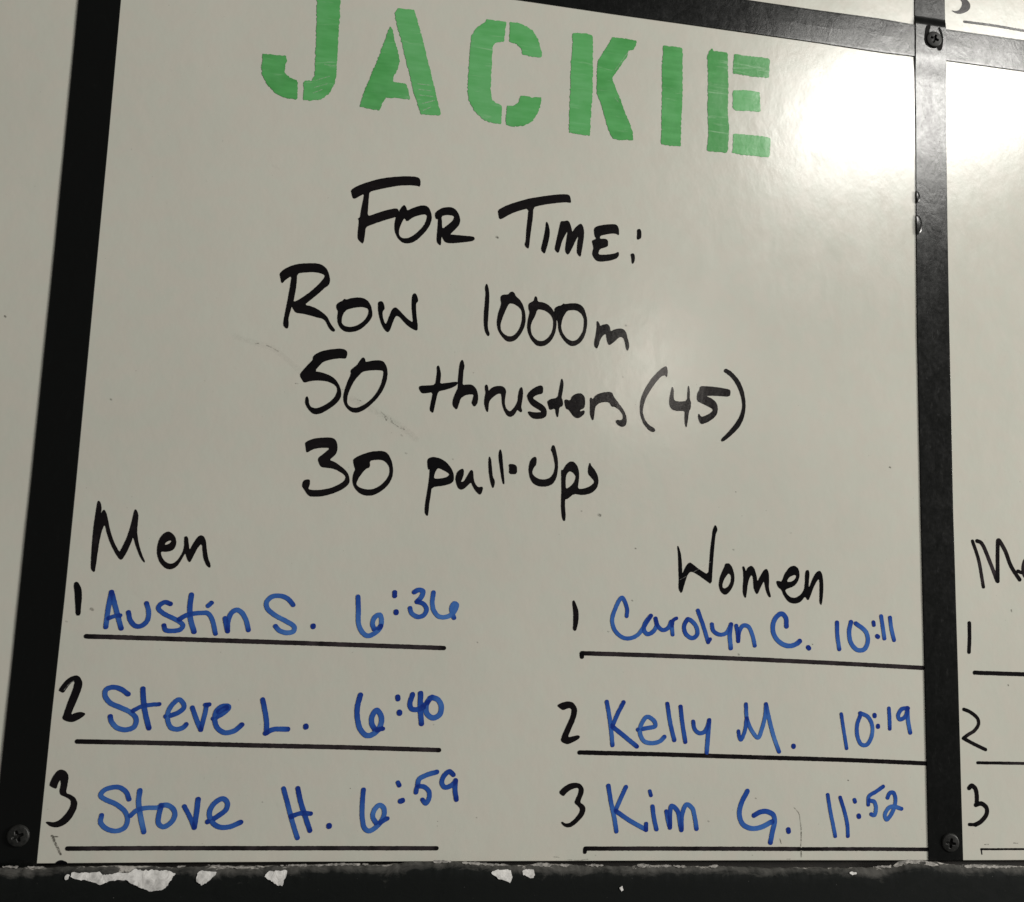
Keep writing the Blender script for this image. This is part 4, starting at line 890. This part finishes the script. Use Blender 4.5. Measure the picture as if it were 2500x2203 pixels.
# ---------------------------------------------------------------- boards
foot = pairs(PANEL_FOOT)
def foot_z(x): return float(np.interp(x, foot[:, 0], foot[:, 1]))
SEAM_L, SEAM_R, SEAM_T = -12.5, 574.0, 585.0
def panel(x0, x1, z0, z1, follow=False):
    xs = np.linspace(x0, x1, 12)
    low = [(x, foot_z(x) if follow else z0) for x in xs]
    pts = np.array(low + [(x1, z1), (x0, z1)])
    return prism('panel', pts, 0.0, .003, .25)
whiteboards = 'white marker boards fixed to the wall'
boards = {}
for key, label, args in (
    ('main', 'large white marker board with green stencilled heading and blue handwritten score lists', (SEAM_L + .4, SEAM_R - .4, 0, SEAM_T - .4, True)),
    ('left', 'blank white marker board left of the left vertical black strip', (-360, SEAM_L - .4, 0, 900, True)),
    ('right', 'white marker board right of the screwed vertical strip with black numerals 1 2 3', (SEAM_R + .4, 950, 0, SEAM_T - .4, True)),
    ('upper', 'blank sliver of white board above the horizontal strip, left of the top screw', (SEAM_L + .4, SEAM_R - .4, SEAM_T + .4, 900, False)),
    ('upper_right', 'white board in the top right corner with a hook of black marker', (SEAM_R + .4, 950, SEAM_T + .4, 900, False))):
    t = thing('whiteboard', label, 'whiteboard', whiteboards)
    link('panel', panel(*args), BOARD, t)
    boards[key] = t

# ---------------------------------------------------------------- black strips
def step(a, b, v):
    t = np.clip((v - a) / (b - a), 0, 1); return t * t * (3 - 2 * t)
def strip_mesh(A, Bp, vertical, height, n):
    """thin strip between two edge curves (mm); height(s) = how far it stands off the boards along its run"""
    a = pairs(A); b = pairs(Bp); k = 1 if vertical else 0
    a = a[np.argsort(a[:, k])]; b = b[np.argsort(b[:, k])]
    lo = min(a[0, k], b[0, k]); hi = max(a[-1, k], b[-1, k])
    s = np.unique(np.concatenate([np.linspace(lo, hi, n), np.linspace(548, 612, 110) if vertical and hi > 560 else [lo]]))
    o = 1 - k
    ea = np.interp(s, a[:, k], a[:, o]); eb = np.interp(s, b[:, k], b[:, o])
    if not vertical: # extend straight beyond the measured ends
        pass
    th = .75
    cols = [(0, 0, 0), (0, 0, th - .25), (.22, 0, th), (1.5, 0, th + .02), (None, .5, th + .05), (-1.5, 1, th + .02), (-.22, 1, th), (0, 1, th - .25), (0, 1, 0)]
    V = []; F = []
    for q in range(len(s)):
        h = height(s[q])
        for off, side, y in cols:
            c = (ea[q] + eb[q]) / 2 if off is None else ((ea[q] if side == 0 else eb[q]) + off * (1 if eb[q] > ea[q] else -1))
            wob = .05 * float(noise(np.array(s[q]), np.array(c), 18, 2)) if y > 0 else 0
            yy = -(y + (h + wob if y > 0 else 0)) * MM
            if y == 0: yy = -.0001 - (max(h - .2, 0)) * MM
            V.append((c * MM, yy, s[q] * MM) if vertical else (s[q] * MM, yy, c * MM))
    m = len(cols)
    for q in range(len(s) - 1):
        for r in range(m - 1):
            F.append([q * m + r, (q + 1) * m + r, (q + 1) * m + r + 1, q * m + r + 1])
    F.append(list(range(m))); F.append([(len(s) - 1) * m + r for r in range(m)][::-1])
    me = mesh_from('strip', V, F)
    import bmesh
    bm = bmesh.new(); bm.from_mesh(me); bmesh.ops.recalc_face_normals(bm, faces=bm.faces); bm.to_mesh(me); bm.free()
    return me

def over(s):   # the vertical strip climbs over the horizontal one
    return 1.0 * (step(550, 575, s) * (1 - step(597.0, 604.5, s))) - .010 * max(0, s - 604) 
def flat(s): return 0.0
group = 'black strips covering the board joints'
left_strip = thing('joint_strip', 'matt black vertical strip leaning at the left of the photo, one screw at its foot', 'joint strip', group)
link('strip', strip_mesh(LEFT_OUT, LEFT_IN, True, flat, 60), STRIP, left_strip)
right_strip = thing('joint_strip', 'black vertical strip right of the lists, scuffed and shining near its top screw', 'joint strip', group)
link('strip', strip_mesh(RIGHT_IN, RIGHT_OUT, True, over, 80), STRIP, right_strip)
top_strip = thing('joint_strip', 'black horizontal strip above the green heading, passing under the right vertical strip', 'joint strip', group)
link('strip', strip_mesh(TOP_LOW, TOP_UP, False, flat, 80), STRIP, top_strip)

# ---------------------------------------------------------------- screws
def screw_mesh(angle):
    R_, H_ = 6.3, 2.1; nr, na = 26, 72
    V = [(0, -(H_) + 1.5, 0)]; F = []
    ca, sa = math.cos(math.radians(angle)), math.sin(math.radians(angle))
    rs = list(np.linspace(.25, 6.3, nr))
    for k, r in enumerate(rs):
        for q in range(na):
            t = 2 * math.pi * q / na; x = r * math.cos(t); z = r * math.sin(t)
            h = H_ * (1 - .30 * (r / R_) ** 2) if r < R_ * .84 else H_ * .788 * math.sqrt(max(0, 1 - ((r - R_ * .84) / (R_ * .16)) ** 2))
            u = x * ca + z * sa; v = -x * sa + z * ca
            d = 0
            for w, l in ((abs(u), abs(v)), (abs(v), abs(u))):
                half = .95 - .12 * l
                d = max(d, min(1, max(0, (half - w) / .35 + .5)) * min(1, max(0, (3.3 - l) / .5)))
            h -= 1.7 * d
            V.append((x, -h, z))
    V[0] = (0, -(H_ - 1.75), 0)
    for q in range(na): F.append([0, 1 + q, 1 + (q + 1) % na])
    for k in range(nr - 1):
        for q in range(na):
            a = 1 + k * na + q; b = 1 + k * na + (q + 1) % na
            F.append([a, a + na, b + na, b])
    return mesh_from('screw', [(x * MM, y * MM, z * MM) for x, y, z in V], F, True)
for (sx, sz, ang), par, base, tilt, lab in zip(SCREWS, (left_strip, right_strip, right_strip), (-.0007, -.0007, -.0017), ((0, 0), (5, -6), (3, -5)),
        ('dull cross-head screw at the foot of the left strip', 'tilted cross-head screw at the foot of the right strip', 'cross-head screw ringed with black marker at the top')):
    o = link('screw', screw_mesh(ang), SCREW, par, lab)
    o.location = (sx * MM, base, sz * MM)
    o.rotation_euler = (math.radians(tilt[0]), 0, math.radians(tilt[1]))

# the strip's lifted, blistered edge
def blister(cx, cz, w, h, d):
    V = []; F = []; n, m = 20, 10
    for i in range(n + 1):
        a = -math.pi / 2 + math.pi * i / n
        for j in range(m + 1):
            p = j / m
            r = math.sin(p * math.pi / 2)
            x = .05 + w * math.cos(a) * r; z = h * math.sin(a) * r
            V.append(((cx + x) * MM, -(.72 + d * math.cos(p * math.pi / 2) ** .8) * MM, (cz + z) * MM))
    for i in range(n):
        for j in range(m):
            a = i * (m + 1) + j; F.append([a, a + 1, a + m + 2, a + m + 1])
    n0 = len(V)
    return mesh_from('blister', V, F, True)
edge_r = pairs(RIGHT_IN)
for (bx, bz, w, h) in BLISTERS:
    ex = float(np.interp(bz, edge_r[::-1, 1] if edge_r[0, 1] > edge_r[-1, 1] else edge_r[:, 1], edge_r[::-1, 0] if edge_r[0, 1] > edge_r[-1, 1] else edge_r[:, 0]))
    link('lifted_blister', blister(ex, bz, w, h, .8), STRIP, right_strip)

# ---------------------------------------------------------------- writing, rules, scuffs
LIFT = dict(black=.00015, blue=.00020, green=.00015, smudge=.00008, scratch=.00026)
def clusters(items, gap=2.5):
    left = list(items); out = []
    while left:
        grp = [left.pop(0)]; grown = True
        while grown:
            grown = False
            for it in list(left):
                a = pairs(it[3])
                if any(np.all(a.min(0) - gap < pairs(g[3]).max(0)) and np.all(a.max(0) + gap > pairs(g[3]).min(0)) for g in grp):
                    grp.append(it); left.remove(it); grown = True
        out.append(grp)
    return out
entries = []
for e in INK:
    if e[0] in ('smudge', 'scratch') and len(e[4]) <= 12: entries += [(e[0], e[1], e[2], e[3], g) for g in clusters(e[4])]
    else: entries.append(e)
for name, label, where, ink, items in entries:
    lift = LIFT[ink]
    if where == 'strip':
        y_at = lambda x, z: -(.0008 + .00005 + over(z) * MM + .00010)
        parent = right_strip
    else:
        y_at = lambda x, z, lift=lift: -lift
        parent = boards[where]
    soft = ink in ('smudge', 'scratch')
    cell = .42 if ink == 'green' else .36
    rag, wave = dict(black=(.10, 1.0), blue=(.12, 1.2), green=(.55, 1.3), smudge=(.25, 1.5), scratch=(.1, 1))[ink]
    if name == 'ruled_line': rag, wave = .12, 1.4
    if name == 'smudge' and len(items) > 12:
        # specks far apart: one small patch each, joined
        V = []; F = []; D = []
        for it in items:
            me = field_mesh('smudge', [it], .36, .2, 1.2, y_at, True)
            b = len(V); V += [tuple(v.co) for v in me.vertices]; F += [[b + i for i in p.vertices] for p in me.polygons]
            D += [a.value for a in me.attributes['dens'].data]
            bpy.data.meshes.remove(me)
        me = mesh_from('smudge', V, F)
        at = me.attributes.new('dens', 'FLOAT', 'POINT'); at.data.foreach_set('value', np.array(D, dtype=np.float32))
        link('smudge', me, INKS[ink], parent, label, 'stuff')
        continue
    me = field_mesh(name, items, cell, rag, wave, y_at, soft, dict(black=.10, blue=.06, green=.12).get(ink, 0.0) + (.35 if where == 'strip' else 0), .06 if ink == 'green' else .22)
    link(name, me, INKS['matt' if where == 'strip' else ink], parent, label)

# ---------------------------------------------------------------- ledge under the boards
rt = pairs(RAIL_TOP)
rt = rt[np.argsort(rt[:, 0])]
def ledge_mesh():
    xs = np.arange(-150, 760, .9)
    top = np.interp(xs, rt[:, 0], rt[:, 1])
    top = top + .35 * noise(xs, xs * 0, 3.2, 1) + .22 * noise(xs, xs * 0, 1.3, 4)
    prof = [(.0040, -4.5), (-.0030, -3.0), (-.0058, -.05), (-.0072, -.2), (-.0084, -.8), (-.0095, -1.8), (-.0105, -3.0), (-.0114, -4.4), (-.0118, -6.0), (-.0120, -9), (-.0120, -13), (-.0120, -18), (-.0120, -24), (-.0120, -32), (-.0120, -60), (-.0120, -140)]
    wear = [.2, .5, .9, .95, .9, .8, .66, .42, .22, .1, .04, 0, 0, 0, 0, 0]
    lip = [.2, .5, .62, .55, .38, .2, .0, -.4, -1, -2, -2, -2, -2, -2, -2, -2]
    V = []; F = []; Wr = []; Lp = []; m = len(prof)
    for x, t in zip(xs, top):
        for k, (y, dz) in enumerate(prof):
            amp = .00016 if 2 <= k <= 8 else (.00003 if k > 8 else 0)
            z = t + dz; zz = -25 + (z + 25) if dz > -20 else dz
            yy = y + amp * float(noise(np.array(x), np.array(z * 2.0), 4.0, 6)) * 1.0
            V.append((x * MM, yy, (z if dz > -20 else dz) * MM)); 
            big = .25 * float(noise(np.array(x), np.array(z), 26, 9))
            Wr.append(wear[k] + big); Lp.append(lip[k] + big * .8)
    for q in range(len(xs) - 1):
        for r in range(m - 1):
            F.append([q * m + r, (q + 1) * m + r, (q + 1) * m + r + 1, q * m + r + 1][::-1])
    me = mesh_from('body', V, F, True)
    for nm, arr in (('wear', Wr), ('lip', Lp)):
        at = me.attributes.new(nm, 'FLOAT', 'POINT'); at.data.foreach_set('value', np.array(arr, dtype=np.float32))
    import bmesh
    bm = bmesh.new(); bm.from_mesh(me); bmesh.ops.recalc_face_normals(bm, faces=bm.faces); bm.to_mesh(me); bm.free()
    return me
ledge = thing('ledge', 'black painted ledge under the boards, its edge worn grey with torn white chips', 'ledge')
link('body', ledge_mesh(), RAIL, ledge)
for chip_no, flatpts in enumerate(CHIPS):
    def y_at(x, z):
        top = float(np.interp(x, rt[:, 0], rt[:, 1])); dz = z - top
        y = float(np.interp(-dz, [0, .8, 1.8, 3.0, 4.4, 6.0, 9], [-.0074, -.0084, -.0095, -.0105, -.0114, -.0118, -.0120]))
        return y - .0004 + .00025 * float(noise(np.array(x), np.array(z), 3.0, 2)) 
    me = field_mesh('paint_chip', [('P', 0, 1, flatpts)], .3, .55, 1.5, y_at, corner_q=.04)
    me.polygons.foreach_set('use_smooth', [True] * len(me.polygons))
    link('paint_chip' if chip_no < 8 else 'worn_edge', me, CHIP if chip_no < 8 else WORN, ledge)
